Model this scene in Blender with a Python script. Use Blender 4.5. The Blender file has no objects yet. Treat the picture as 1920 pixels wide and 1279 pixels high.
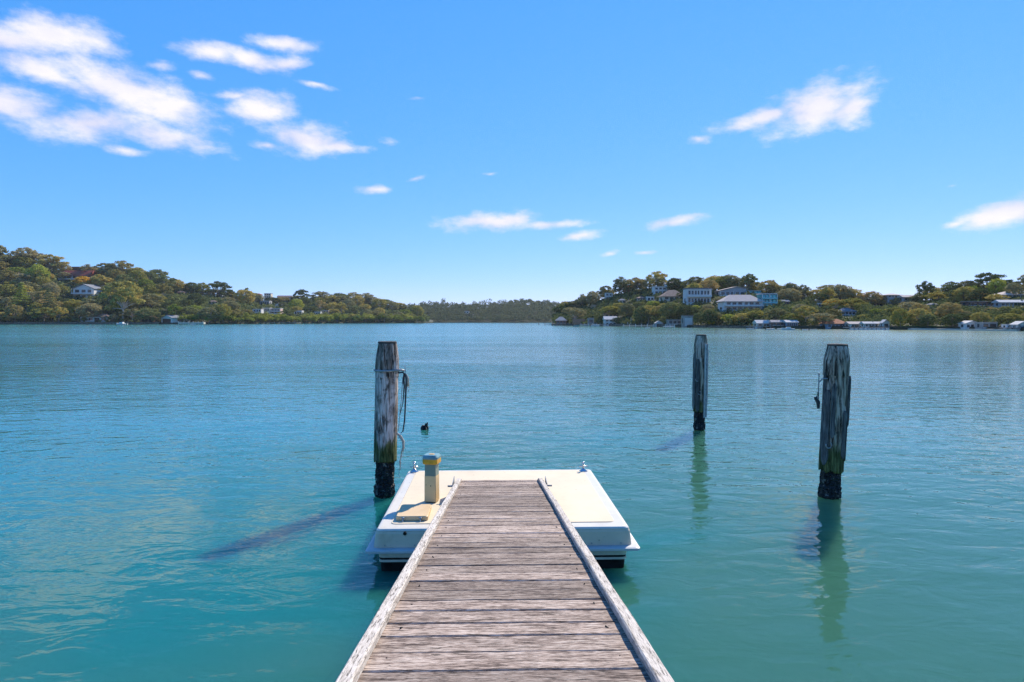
import bpy, math, random
from mathutils import Vector, Matrix, noise

random.seed(7)
SC = bpy.context.scene
COL = SC.collection
R = math.radians

# ------------------------------------------------------------------ camera
FPX, CAM_H = 1200.0, 2.6                      # focal length in photo pixels (1920 wide), eye height above the water
PITCH = math.atan((639.5 - 602.0) / FPX)      # the horizon lies at row 602
cam_data = bpy.data.cameras.new('camera')
cam_data.sensor_width = 36.0
cam_data.lens = FPX / 1920 * 36
cam_data.clip_start, cam_data.clip_end = 0.05, 12000
cam = bpy.data.objects.new('camera', cam_data)
COL.objects.link(cam)
cam.location = (0, 0, CAM_H)
cam.rotation_euler = (R(90) - PITCH, 0, 0)
SC.camera = cam


def ray(px, py):
    x, u = (px - 960) / FPX, (639.5 - py) / FPX
    return Vector((x, math.cos(PITCH) + u * math.sin(PITCH), u * math.cos(PITCH) - math.sin(PITCH)))


def at(px, py, Y):
    r = ray(px, py)
    return Vector((0, 0, CAM_H)) + r * (Y / r.y)


def row(z, Y):                                 # photo row of a height z at distance Y
    a = math.atan2(z - CAM_H, Y) + PITCH
    return 639.5 - FPX * math.tan(a)


# ------------------------------------------------------------------ sky and sun
SUN_AZ, SUN_EL = R(32), R(39)                  # 30 degrees to the right of the view, 39 up
world = bpy.data.worlds.new('World')
SC.world = world
world.use_nodes = True
wn, wl = world.node_tree.nodes, world.node_tree.links
wn.clear()


def N(tree, kind, **kw):
    n = tree.nodes.new(kind)
    for k, v in kw.items():
        if k == 'inp':
            for a, b in v.items():
                n.inputs[a].default_value = b
        else:
            setattr(n, k, v)
    return n


SKY_STRENGTH = 0.11
WT = world.node_tree
sky = N(WT, 'ShaderNodeTexSky', sky_type='NISHITA', sun_disc=False, sun_elevation=SUN_EL,
        sun_rotation=SUN_AZ, altitude=0.0, air_density=0.6, dust_density=0.0, ozone_density=6.0)
# the picture's grade of the clear sky, the same in every direction: a power and a gain for each channel
skysep = N(WT, 'ShaderNodeSeparateColor')
wl.new(sky.outputs[0], skysep.inputs[0])
hs = N(WT, 'ShaderNodeCombineColor')
for i, (gain, power) in enumerate(((0.079, 1.05), (0.205, 0.5), (0.490, 0.25))):
    pw = N(WT, 'ShaderNodeMath', operation='POWER', inp={1: power})
    wl.new(skysep.outputs[i], pw.inputs[0])
    gn = N(WT, 'ShaderNodeMath', operation='MULTIPLY', inp={1: gain / SKY_STRENGTH})
    wl.new(pw.outputs[0], gn.inputs[0])
    wl.new(gn.outputs[0], hs.inputs[i])
# clouds: soft ellipses laid out in azimuth and elevation, broken up by noise
tc = N(WT, 'ShaderNodeTexCoord')
sep = N(WT, 'ShaderNodeSeparateXYZ')
wl.new(tc.outputs['Generated'], sep.inputs[0])
az = N(WT, 'ShaderNodeMath', operation='ARCTAN2')
wl.new(sep.outputs['X'], az.inputs[0])
wl.new(sep.outputs['Y'], az.inputs[1])
el = N(WT, 'ShaderNodeMath', operation='ARCSINE')
wl.new(sep.outputs['Z'], el.inputs[0])
ae = N(WT, 'ShaderNodeCombineXYZ')
wl.new(az.outputs[0], ae.inputs[0])
wl.new(el.outputs[0], ae.inputs[1])


def sky_noise(scale, detail, rough, stretch):
    m = N(WT, 'ShaderNodeMapping', inp={'Scale': stretch})
    wl.new(ae.outputs[0], m.inputs[0])
    t = N(WT, 'ShaderNodeTexNoise', inp={'Scale': scale, 'Detail': detail, 'Roughness': rough})
    wl.new(m.outputs[0], t.inputs['Vector'])
    return t


warp = sky_noise(9, 3, 0.5, (1, 2.0, 1))
wsub = N(WT, 'ShaderNodeVectorMath', operation='SUBTRACT', inp={1: (0.5, 0.5, 0.5)})
wl.new(warp.outputs['Color'], wsub.inputs[0])
wmul = N(WT, 'ShaderNodeVectorMath', operation='MULTIPLY', inp={1: (0.05, 0.022, 0.0)})
wl.new(wsub.outputs[0], wmul.inputs[0])
wadd = N(WT, 'ShaderNodeVectorMath', operation='ADD')
wl.new(ae.outputs[0], wadd.inputs[0])
wl.new(wmul.outputs[0], wadd.inputs[1])
CLOUDS = [  # px, py, half width, half height, tilt (deg, up to the right), thinness
    (110, 70, 125, 40, 2, 0), (10, 74, 90, 30, 6, 0), (70, 133, 140, 30, -10, .06), (0, 194, 105, 36, 0, -.05),
    (235, 168, 150, 48, -10, 0), (310, 200, 110, 40, -12, .05), (175, 232, 125, 34, 10, .0), (300, 250, 115, 30, -6, .1),
    (235, 278, 60, 12, 0, .3), (300, 120, 40, 16, 0, .4), (380, 145, 40, 14, 0, .42),
    (405, 101, 75, 22, 0, .02), (470, 116, 75, 20, -8, .05), (530, 85, 68, 17, 4, .02), (540, 121, 55, 15, 4, .06),
    (487, 205, 66, 34, 0, -.08), (430, 177, 50, 10, 8, .3), (575, 263, 75, 28, 0, -.05), (625, 273, 65, 13, -4, .05), (500, 273, 50, 11, 0, .25),
    (595, 164, 60, 8, -6, .45), (785, 187, 28, 8, 0, .42), (728, 263, 28, 14, 0, .5), (715, 353, 50, 10, 4, .22), (783, 333, 26, 11, 20, .42),
    (925, 414, 88, 21, 2, -.05), (1030, 419, 75, 11, 3, .12), (1090, 441, 60, 11, 6, .2), (1265, 416, 68, 13, 6, .12),
    (1140, 474, 36, 9, 10, .45), (1208, 470, 34, 7, 5, .45), (920, 328, 24, 6, 0, .5),
    (1530, 200, 105, 46, 9, -.05), (1435, 218, 100, 21, 10, .03), (1590, 206, 48, 34, 0, .02), (1318, 259, 36, 12, 0, .32),
    (1895, 394, 105, 27, 12, -.05), (1800, 415, 45, 9, 8, .2), (1775, 352, 22, 8, 0, .55)]


def az_el(px, py):
    d = ray(px, py).normalized()
    return math.atan2(d.x, d.y), math.asin(d.z)


spots = []
for (px, py, hw, hh, tilt, thin) in CLOUDS:
    a0, e0 = az_el(px, py)
    a1, _ = az_el(px + hw, py)
    _, e1 = az_el(px, py - hh)
    spots.append((a0, e0, a1 - a0, e1 - e0, R(tilt), thin))
rc = random.Random(3)
for i in range(8):                            # the same fair-weather clouds go on round the rest of the sky
    spots.append((R(rc.choice([-1, 1]) * rc.uniform(60, 178)), R(rc.uniform(6, 30)), R(rc.uniform(3, 8)), R(rc.uniform(1, 2.2)), R(rc.uniform(-8, 8)), rc.uniform(-.05, .2)))
acc = None
for (a0, e0, ra, re, rot, thin) in spots:
    mp = N(WT, 'ShaderNodeMapping', vector_type='TEXTURE', inp={'Location': (a0, e0, 0), 'Rotation': (0, 0, rot), 'Scale': (ra, re, 1)})
    wl.new(wadd.outputs[0], mp.inputs[0])
    ln = N(WT, 'ShaderNodeVectorMath', operation='LENGTH')
    wl.new(mp.outputs[0], ln.inputs[0])
    ad = N(WT, 'ShaderNodeMath', operation='ADD', inp={1: thin * 1.1})
    wl.new(ln.outputs['Value'], ad.inputs[0])
    if acc is None:
        acc = ad
    else:
        mn = N(WT, 'ShaderNodeMath', operation='SMOOTH_MIN', inp={2: 0.25})
        wl.new(acc.outputs[0], mn.inputs[0])
        wl.new(ad.outputs[0], mn.inputs[1])
        acc = mn
cn = sky_noise(26, 9, 0.62, (1, 1.9, 1))
cn2 = sky_noise(11, 4, 0.5, (1, 2.0, 1))
cm = N(WT, 'ShaderNodeMath', operation='MULTIPLY_ADD', inp={1: 1.7, 2: -0.80})
wl.new(cn.outputs['Fac'], cm.inputs[0])
cm2 = N(WT, 'ShaderNodeMath', operation='MULTIPLY_ADD', inp={1: 0.7})
wl.new(cn2.outputs['Fac'], cm2.inputs[0])
wl.new(cm.outputs[0], cm2.inputs[2])
cs = N(WT, 'ShaderNodeMath', operation='SUBTRACT')
wl.new(cm2.outputs[0], cs.inputs[0])
wl.new(acc.outputs[0], cs.inputs[1])
cr = N(WT, 'ShaderNodeMapRange', interpolation_type='SMOOTHSTEP', inp={'From Min': -0.88, 'From Max': 0.30})
wl.new(cs.outputs[0], cr.inputs['Value'])
ccol = N(WT, 'ShaderNodeMapRange', data_type='FLOAT_VECTOR', inp={7: (0.32,) * 3, 8: (0.62,) * 3, 9: (4.6, 4.7, 5.9), 10: (6.2, 6.0, 6.3)})
wl.new(cn2.outputs['Fac'], ccol.inputs[6])
cmix = N(WT, 'ShaderNodeMix', data_type='RGBA')
wl.new(cr.outputs[0], cmix.inputs['Factor'])
wl.new(hs.outputs[0], cmix.inputs[6])
wl.new(ccol.outputs['Vector'], cmix.inputs[7])
bg = N(WT, 'ShaderNodeBackground', inp={'Strength': SKY_STRENGTH})
wl.new(cmix.outputs[2], bg.inputs['Color'])
wo = N(WT, 'ShaderNodeOutputWorld')
wl.new(bg.outputs[0], wo.inputs['Surface'])

world.cycles.sampling_method = 'MANUAL'
world.cycles.sample_map_resolution = 256

sun_data = bpy.data.lights.new('sun', 'SUN')
sun_data.energy, sun_data.angle, sun_data.color = 5.0, R(0.55), (1.0, 0.91, 0.77)
sun = bpy.data.objects.new('sun', sun_data)
COL.objects.link(sun)
sun_dir = Vector((math.sin(SUN_AZ) * math.cos(SUN_EL), math.cos(SUN_AZ) * math.cos(SUN_EL), math.sin(SUN_EL)))
sun.rotation_euler = sun_dir.to_track_quat('Z', 'Y').to_euler()
sun.location = sun_dir * 60

SC.view_settings.view_transform = 'Standard'
SC.view_settings.look = 'None'
SC.view_settings.exposure = 0.58
SC.view_settings.gamma = 1.0
SC.view_settings.use_curve_mapping = False
SC.cycles.use_denoising = True
SC.cycles.denoising_prefilter = 'NONE'
SC.cycles.use_adaptive_sampling = True
SC.cycles.adaptive_threshold = 0.015
SC.cycles.adaptive_min_samples = 72
SC.cycles.max_bounces = 5
SC.cycles.diffuse_bounces = 3
SC.cycles.glossy_bounces = 3
SC.cycles.volume_bounces = 0
SC.cycles.transparent_max_bounces = 8
SC.cycles.caustics_reflective = False
SC.cycles.caustics_refractive = False


# ------------------------------------------------------------------ helpers
def tag(o, label=None, cat=None, group=None, kind=None):
    for k, v in (('label', label), ('category', cat), ('group', group), ('kind', kind)):
        if v:
            o[k] = v
    return o


def empty(name, loc=(0, 0, 0), rz=0.0):
    o = bpy.data.objects.new(name, None)
    COL.objects.link(o)
    o.location = loc
    o.rotation_euler = (0, 0, rz)
    return o


def link_mesh(name, me, parent=None):
    o = bpy.data.objects.new(name, me)
    COL.objects.link(o)
    o.parent = parent
    return o


class MB:
    """collects vertices and faces, then links them as one mesh object"""

    def __init__(self):
        self.v, self.f = [], []

    def add(self, vs, fs):
        b = len(self.v)
        self.v += [tuple(p) for p in vs]
        self.f += [tuple(i + b for i in q) for q in fs]
        return self

    def box(self, x0, x1, y0, y1, z0, z1):
        return self.add([(x0, y0, z0), (x1, y0, z0), (x1, y1, z0), (x0, y1, z0), (x0, y0, z1), (x1, y0, z1), (x1, y1, z1), (x0, y1, z1)],
                        [(0, 3, 2, 1), (4, 5, 6, 7), (0, 1, 5, 4), (1, 2, 6, 5), (2, 3, 7, 6), (3, 0, 4, 7)])

    def prism(self, poly, z0, z1, inset=0.0, rnd=None):
        n = len(poly)
        vs = [(x, y, z0) for x, y in poly] + [(x, y, z1) for x, y in poly]
        return self.add(vs, [tuple(range(n - 1, -1, -1)), tuple(range(n, 2 * n))] + [(i, (i + 1) % n, n + (i + 1) % n, n + i) for i in range(n)])

    def loft(self, rings, cap=True):
        n = len(rings[0])
        vs = [p for r in rings for p in r]
        fs = []
        for k in range(len(rings) - 1):
            for i in range(n):
                j = (i + 1) % n
                fs.append((k * n + i, k * n + j, (k + 1) * n + j, (k + 1) * n + i))
        if cap:
            fs.append(tuple(range(n - 1, -1, -1)))
            fs.append(tuple((len(rings) - 1) * n + i for i in range(n)))
        return self.add(vs, fs)

    def tube(self, pts, rad, n=8):
        pts = [Vector(p) for p in pts]
        rings = []
        for i, p in enumerate(pts):
            d = (pts[min(i + 1, len(pts) - 1)] - pts[max(i - 1, 0)]).normalized()
            a = d.cross(Vector((0, 0, 1)) if abs(d.z) < 0.9 else Vector((1, 0, 0))).normalized()
            b = d.cross(a)
            r = rad[i] if isinstance(rad, (list, tuple)) else rad
            rings.append([p + (a * math.cos(t) + b * math.sin(t)) * r for t in [2 * math.pi * k / n for k in range(n)]])
        return self.loft(rings)

    def mesh(self, name, m):
        me = bpy.data.meshes.new(name)
        me.from_pydata(self.v, [], self.f)
        me.validate()
        if m:
            me.materials.append(m)
        return me

    def build(self, name, m, parent=None, smooth=False, bevel=0.0, seg=2):
        me = self.mesh(name, m)
        if smooth:
            me.shade_smooth()
        o = link_mesh(name, me, parent)
        if bevel:
            b = o.modifiers.new('edge', 'BEVEL')
            b.width, b.segments, b.limit_method, b.angle_limit = bevel, seg, 'ANGLE', R(35)
        return o


# ------------------------------------------------------------------ materials
def new_mat(name):
    m = bpy.data.materials.new(name)
    m.use_nodes = True
    return m, m.node_tree, m.node_tree.nodes['Principled BSDF']


def ramp(t, stops):
    r = N(t, 'ShaderNodeValToRGB')
    e = r.color_ramp.elements
    while len(e) < len(stops):
        e.new(0.5)
    for i, (p, c) in enumerate(stops):
        e[i].position = p
        e[i].color = (*c, 1)
    return r


def coords(t, scale=(1, 1, 1), rnd=True):
    tcn = N(t, 'ShaderNodeTexCoord')
    mp = N(t, 'ShaderNodeMapping', inp={'Scale': scale})
    if rnd:
        oi = N(t, 'ShaderNodeObjectInfo')
        ml = N(t, 'ShaderNodeVectorMath', operation='SCALE', inp={0: (37.0, 19.0, 53.0)})
        t.links.new(oi.outputs['Random'], ml.inputs['Scale'])
        ad = N(t, 'ShaderNodeVectorMath', operation='ADD')
        t.links.new(tcn.outputs['Object'], ad.inputs[0])
        t.links.new(ml.outputs[0], ad.inputs[1])
        t.links.new(ad.outputs[0], mp.inputs[0])
    else:
        t.links.new(tcn.outputs['Object'], mp.inputs[0])
    return mp


def noise_tex(t, vec, scale, detail=5, rough=0.6, dist=0.0):
    n = N(t, 'ShaderNodeTexNoise', inp={'Scale': scale, 'Detail': detail, 'Roughness': rough, 'Distortion': dist})
    t.links.new(vec.outputs[0], n.inputs['Vector'])
    return n


def bump(t, b, height, strength=0.3, dist=0.01):
    bp = N(t, 'ShaderNodeBump', inp={'Strength': strength, 'Distance': dist})
    t.links.new(height, bp.inputs['Height'])
    t.links.new(bp.outputs[0], b.inputs['Normal'])


def mixc(t, fac, a, b, blend='MIX'):
    m = N(t, 'ShaderNodeMix', data_type='RGBA', blend_type=blend)
    for s, v in ((0, fac), (6, a), (7, b)):
        if isinstance(v, (int, float)):
            m.inputs[s].default_value = v
        elif isinstance(v, tuple):
            m.inputs[s].default_value = (*v, 1)
        else:
            t.links.new(v, m.inputs[s])
    return m.outputs[2]


def mrange(t, val, a, b, c=0.0, d=1.0):
    m = N(t, 'ShaderNodeMapRange', interpolation_type='SMOOTHSTEP', inp={1: a, 2: b, 3: c, 4: d})
    t.links.new(val, m.inputs[0])
    return m.outputs[0]


_plain = {}


def plain(name, col, rough=0.6, metal=0.0, var=0.12, scale=3.0):
    """painted or natural surface of one colour with slight blotches"""
    if name in _plain:
        return _plain[name]
    m, t, b = new_mat(name)
    n = noise_tex(t, coords(t), scale, 4)
    dark = tuple(c * (1 - 2 * var) for c in col)
    lite = tuple(min(1, c * (1 + var)) for c in col)
    r = ramp(t, [(0.3, dark), (0.7, lite)])
    t.links.new(n.outputs['Fac'], r.inputs[0])
    t.links.new(r.outputs[0], b.inputs['Base Color'])
    b.inputs['Roughness'].default_value = rough
    b.inputs['Metallic'].default_value = metal
    if rough >= .55 and not metal:
        b.inputs['Specular IOR Level'].default_value = 0.12
    _plain[name] = m
    return m


def wood_mat(name, stops, along=(6, 50, 50), fine=(30, 190, 190), bs=0.6):
    m, t, b = new_mat(name)
    g = noise_tex(t, coords(t, along), 1.0, 8, 0.65, 0.4)
    f2 = noise_tex(t, coords(t, fine), 1.0, 4, 0.6)
    blot = noise_tex(t, coords(t, (2.2, 5, 5)), 1.0, 4, 0.6)
    s = N(t, 'ShaderNodeMath', operation='MULTIPLY_ADD', inp={1: 0.45})
    t.links.new(g.outputs['Fac'], s.inputs[0])
    q = N(t, 'ShaderNodeMath', operation='MULTIPLY_ADD', inp={1: 0.40})
    t.links.new(f2.outputs['Fac'], q.inputs[0])
    w = N(t, 'ShaderNodeMath', operation='MULTIPLY', inp={1: 0.15})
    t.links.new(blot.outputs['Fac'], w.inputs[0])
    t.links.new(w.outputs[0], q.inputs[2])
    t.links.new(q.outputs[0], s.inputs[2])
    r = ramp(t, stops)
    t.links.new(s.outputs[0], r.inputs[0])
    ck = noise_tex(t, coords(t, tuple(c * (2.2 if c < 20 else 2.6) for c in along)), 1.0, 6, 0.7, 0.6)
    crack = mrange(t, ck.outputs['Fac'], 0.36, 0.47, 0.16, 1.0)
    oi = N(t, 'ShaderNodeObjectInfo')
    hv = N(t, 'ShaderNodeHueSaturation', inp={'Saturation': 1.0})
    t.links.new(mrange(t, oi.outputs['Random'], 0, 1, 0.66, 1.12), hv.inputs['Value'])
    cm_ = N(t, 'ShaderNodeVectorMath', operation='SCALE')
    t.links.new(r.outputs[0], cm_.inputs[0])
    t.links.new(crack, cm_.inputs['Scale'])
    t.links.new(cm_.outputs[0], hv.inputs['Color'])
    t.links.new(hv.outputs[0], b.inputs['Base Color'])
    b.inputs['Roughness'].default_value = 0.85
    b.inputs['Specular IOR Level'].default_value = 0.25
    hh = N(t, 'ShaderNodeMath', operation='MULTIPLY_ADD', inp={1: 0.5})
    t.links.new(crack, hh.inputs[0])
    t.links.new(s.outputs[0], hh.inputs[2])
    bump(t, b, hh.outputs[0], bs, 0.010)
    return m


M_PLANK = wood_mat('weathered_plank', [(0.40, (0.06, 0.040, 0.032)), (0.46, (0.20, 0.145, 0.118)), (0.51, (0.35, 0.265, 0.215)), (0.58, (0.52, 0.425, 0.36))])
M_RAIL = wood_mat('weathered_rail', [(0.33, (0.12, 0.10, 0.09)), (0.44, (0.46, 0.40, 0.34)), (0.50, (0.62, 0.55, 0.48)), (0.58, (0.72, 0.65, 0.58))], along=(50, 5.0, 50), fine=(190, 25, 190), bs=0.5)
M_BEAM = plain('old_hardwood', (0.10, 0.085, 0.075), 0.9, var=0.3, scale=9)
M_STEEL = plain('stainless_steel', (0.55, 0.55, 0.56), 0.25, 1.0, 0.05)
M_GALV = plain('galvanised_steel', (0.32, 0.33, 0.34), 0.5, 0.7, 0.2, 30)


def gel_mat(name, col, speck, rough=0.35):
    m, t, b = new_mat(name)
    n = noise_tex(t, coords(t, rnd=False), 1.6, 6, 0.7)
    n2 = noise_tex(t, coords(t, rnd=False), 38, 3, 0.7)
    base = mixc(t, mrange(t, n.outputs['Fac'], 0.3, 0.75), col, tuple(c * 0.86 for c in col))
    dirt = mixc(t, mrange(t, n2.outputs['Fac'], 0.62, 0.78, 0, speck), base, tuple(c * 0.45 for c in col))
    vo = N(t, 'ShaderNodeTexVoronoi', inp={'Scale': 7.0, 'Randomness': 1.0})
    t.links.new(coords(t, rnd=False).outputs[0], vo.inputs['Vector'])
    n3 = noise_tex(t, coords(t, rnd=False), 4.5, 5, 0.7)
    spot = mrange(t, vo.outputs['Distance'], 0.05, 0.085, 0.55, 0.0)
    dirt = mixc(t, spot, dirt, (0.10, 0.085, 0.07))
    dirt = mixc(t, mrange(t, n3.outputs['Fac'], 0.52, 0.72, 0, 0.35 * speck + .1), dirt, tuple(c * f for c, f in zip(col, (.62, .56, .46))))
    t.links.new(dirt, b.inputs['Base Color'])
    bump(t, b, n2.outputs['Fac'], 0.15, 0.004)
    b.inputs['Roughness'].default_value = rough
    return m


M_GEL = gel_mat('white_gelcoat', (0.67, 0.62, 0.54), 0.5)
M_GELF = gel_mat('weathered_shade_tint_gelcoat', (0.66, 0.54, 0.40), 0.9, 0.6)  # pontoon sides: warm tint painted in against blue skylight in shade; specks are dirt
M_CREAM = gel_mat('cream_nonskid', (0.66, 0.55, 0.39), 0.15, 0.7)
M_RUB = gel_mat('rub_rail', (0.50, 0.50, 0.50), 0.6, 0.5)
M_BLACK = plain('black_antifoul', (0.012, 0.013, 0.013), 0.6, var=0.3, scale=12)
M_HULL = plain('cream_hull', (0.55, 0.52, 0.43), 0.5, var=0.1, scale=6)


def water_mat():
    m, t, b = new_mat('estuary_water')
    tcn = N(t, 'ShaderNodeTexCoord')

    def wav(scale, rot, detail, dist=0.0, rough=0.5):
        mp = N(t, 'ShaderNodeMapping', inp={'Scale': scale, 'Rotation': (0, 0, R(rot))})
        t.links.new(tcn.outputs['Object'], mp.inputs[0])
        return noise_tex(t, mp, 1.0, detail, rough, dist)

    spy = N(t, 'ShaderNodeSeparateXYZ')
    t.links.new(tcn.outputs['Object'], spy.inputs[0])
    dist_ = spy.outputs['Y']
    patch = wav((0.018, 0.06, 1), 8, 4, 0.6)     # wind patches
    gust = mrange(t, patch.outputs['Fac'], 0.36, 0.64, 0.45, 1.4)

    # ripples of growing length: height in metres, and how far out they reach full strength (sheltered by the landing)
    layers = [(wav((1.6, 2.7, 1), 7, 3, 0.5), (4, 26, 0.028, 0.036)), (wav((5.0, 8.0, 1), -6, 2, 0.3), (5, 24, 0.0045, 0.0100)),
              (wav((0.30, 0.85, 1), 5, 3, 0.4), (8, 70, 0.04, 0.095)), (wav((0.06, 0.22, 1), -4, 4, 0.4), (25, 220, 0.0, 0.33))]
    total = None
    for tex, (d0, d1, h0, h1) in layers:
        zm = N(t, 'ShaderNodeMath', operation='SUBTRACT', inp={1: 0.5})
        t.links.new(tex.outputs['Fac'], zm.inputs[0])
        ml = N(t, 'ShaderNodeMath', operation='MULTIPLY')
        t.links.new(zm.outputs[0], ml.inputs[0])
        t.links.new(mrange(t, dist_, d0, d1, h0, h1), ml.inputs[1])
        if total is None:
            total = ml
        else:
            ad = N(t, 'ShaderNodeMath', operation='ADD')
            t.links.new(total.outputs[0], ad.inputs[0])
            t.links.new(ml.outputs[0], ad.inputs[1])
            total = ad
    gm = N(t, 'ShaderNodeMath', operation='MULTIPLY')
    t.links.new(total.outputs[0], gm.inputs[0])
    t.links.new(gust, gm.inputs[1])
    bump(t, b, gm.outputs[0], 1.0, 1.0)
    tur = wav((0.16, 0.3, 1), 25, 3, 0.8)
    tx = N(t, 'ShaderNodeMath', operation='MULTIPLY_ADD', inp={1: 0.045})
    t.links.new(spy.outputs['X'], tx.inputs[0])
    t.links.new(tur.outputs['Fac'], tx.inputs[2])
    colr = mixc(t, mrange(t, tx.outputs[0], 0.2, 0.7), (0.005, 0.138, 0.132), (0.040, 0.132, 0.088))
    t.links.new(colr, b.inputs['Base Color'])
    t.links.new(mrange(t, dist_, 6, 110, 0.03, 0.15), b.inputs['Roughness'])
    b.inputs['IOR'].default_value = 1.38
    b.inputs['Subsurface Weight'].default_value = 1.0
    b.inputs['Subsurface Radius'].default_value = (1.0, 1.0, 1.0)
    b.inputs['Subsurface Scale'].default_value = 2.6
    return m


# ------------------------------------------------------------------ water
wm = MB()
wm.add([(-2600, -80, 0), (2600, -80, 0), (2600, 2600, 0), (-2600, 2600, 0)], [(0, 1, 2, 3)])
tag(wm.build('water', water_mat()), 'calm blue-green estuary water with small ripples', kind='structure')
# ------------------------------------------------------------------ the two shores
def lerp_table(tab, x):
    if x <= tab[0][0]:
        return tab[0][1]
    for (a, va), (b, vb) in zip(tab, tab[1:]):
        if x <= b:
            return va + (vb - va) * (x - a) / (b - a)
    return tab[-1][1]


def smooth(tab, x, w=14):
    return sum(lerp_table(tab, x + k * w) for k in (-2, -1, 0, 1, 2)) / 5


class Bank:
    """a hillside: the water's edge and the ridge given along the bearings seen from the landing"""

    def __init__(self, shore, deep, crest, foot=1.0):
        self.shore, self.deep, self.crest, self.foot = shore, deep, crest, foot

    def dist(self, px, t):
        d0 = smooth(self.shore, px, 6)
        return d0 + lerp_table(self.deep, px) * t

    def z(self, px, t):
        d1 = self.dist(px, 1)
        zr = at(px, smooth(self.crest, px), d1).z
        if t <= 0:
            return -1.0 + 0.0 * t
        if t < 0.06:
            return self.foot
        u = (min(t, 1) - 0.06) / 0.94
        return self.foot + (zr - self.foot) * u ** 0.92

    def point(self, px, t):
        d = self.dist(px, t)
        return Vector(((px - 960) / FPX * d, d, self.z(px, t)))

    def row(self, px, t):
        return row(self.z(px, t), self.dist(px, t))

    def find(self, px, py):
        """how far up the slope the ground shows at this row"""
        lo, hi = 0.012, 1.0
        for _ in range(24):
            m = (lo + hi) / 2
            if self.row(px, m) > py:
                lo = m
            else:
                hi = m
        return (lo + hi) / 2

    def terrain(self, name, m, x0, x1, step):
        ts = [-.03, 0, .004, .03, .06, .1, .16, .24, .32, .4, .5, .6, .7, .8, .9, 1.0, 1.15, 1.5, 2.2]
        mb = MB()
        xs = []
        x = x0
        while x <= x1:
            xs.append(x)
            x += step
        vs = []
        for x in xs:
            for t in ts:
                d = self.dist(x, t)
                if t < 0:
                    z = -2.0
                elif t == 0:
                    z = -0.3
                elif t > 1:
                    z = self.z(x, 1) - (t - 1) * 10
                else:
                    z = self.z(x, t)
                if t > .1:
                    z += (noise.noise(Vector((x * .03, t * 6, 3.3)))) * 1.2 * min(1, t * 2)
                vs.append(((x - 960) / FPX * d, d, z))
        n = len(ts)
        fs = [(i * n + k, (i + 1) * n + k, (i + 1) * n + k + 1, i * n + k + 1) for i in range(len(xs) - 1) for k in range(n - 1)]
        mb.add(vs, fs)
        return mb.build(name, m, smooth=True)


SKY_L = [(-300, 455), (-60, 462), (0, 478), (35, 470), (70, 470), (100, 480), (125, 497), (165, 499), (200, 493), (235, 492), (265, 504), (300, 508), (330, 524), (390, 531), (420, 530),
         (445, 542), (480, 545), (545, 549), (570, 547), (640, 551), (665, 550), (690, 557), (720, 566), (750, 573), (780, 578), (800, 588), (830, 600), (860, 604)]
SKY_R = [(985, 606), (1034, 590), (1046, 574), (1060, 565), (1090, 557), (1110, 547), (1130, 538), (1160, 522), (1205, 521), (1232, 512), (1262, 521), (1300, 519), (1345, 516), (1400, 518), (1440, 526),
         (1480, 535), (1550, 536), (1590, 540), (1630, 545), (1665, 551), (1700, 552), (1735, 540), (1790, 532), (1850, 520), (1890, 527), (1920, 524), (2000, 515), (2300, 500)]
left_bank = Bank([(-300, 470), (0, 520), (330, 520), (430, 545), (560, 620), (640, 690), (800, 800), (880, 860)],
                 [(-300, 170), (200, 170), (500, 190), (700, 150), (880, 60)], [(x, y + (26 if x < 560 else 17 if x < 700 else 9)) for x, y in SKY_L], 1.4)
right_bank = Bank([(980, 420), (1020, 392), (1120, 345), (1280, 262), (1440, 216), (1600, 202), (1760, 185), (1920, 165), (2300, 140)],
                  [(980, 40), (1060, 75), (1200, 100), (1500, 95), (1700, 80), (2300, 70)], [(x, y + (12 if x < 1070 else 27)) for x, y in SKY_R], 1.0)
SKY_F = [(680, 585), (775, 579), (800, 575), (830, 573), (850, 575), (870, 574), (890, 577), (905, 577), (920, 575), (940, 571), (965, 568), (1000, 568), (1025, 571), (1045, 574), (1080, 575), (1150, 575)]
far_bank = Bank([(660, 1010), (1160, 1010)], [(660, 260), (1160, 260)], [(x, y + 2.5) for x, y in SKY_F], 1.4)


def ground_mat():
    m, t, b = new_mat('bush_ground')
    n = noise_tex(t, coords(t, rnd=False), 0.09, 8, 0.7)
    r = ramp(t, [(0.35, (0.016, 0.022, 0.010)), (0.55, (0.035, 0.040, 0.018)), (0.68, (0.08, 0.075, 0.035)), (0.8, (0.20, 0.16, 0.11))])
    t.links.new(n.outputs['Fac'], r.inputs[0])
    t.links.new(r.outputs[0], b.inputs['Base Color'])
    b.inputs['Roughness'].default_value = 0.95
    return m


M_GROUND = ground_mat()
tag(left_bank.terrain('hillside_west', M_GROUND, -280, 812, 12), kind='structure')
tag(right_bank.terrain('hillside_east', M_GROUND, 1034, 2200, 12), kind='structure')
tag(far_bank.terrain('far_hills', plain('wooded_ground', (0.03, 0.036, 0.018), .95, var=.3, scale=.05), 660, 1160, 10), kind='structure')

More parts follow.
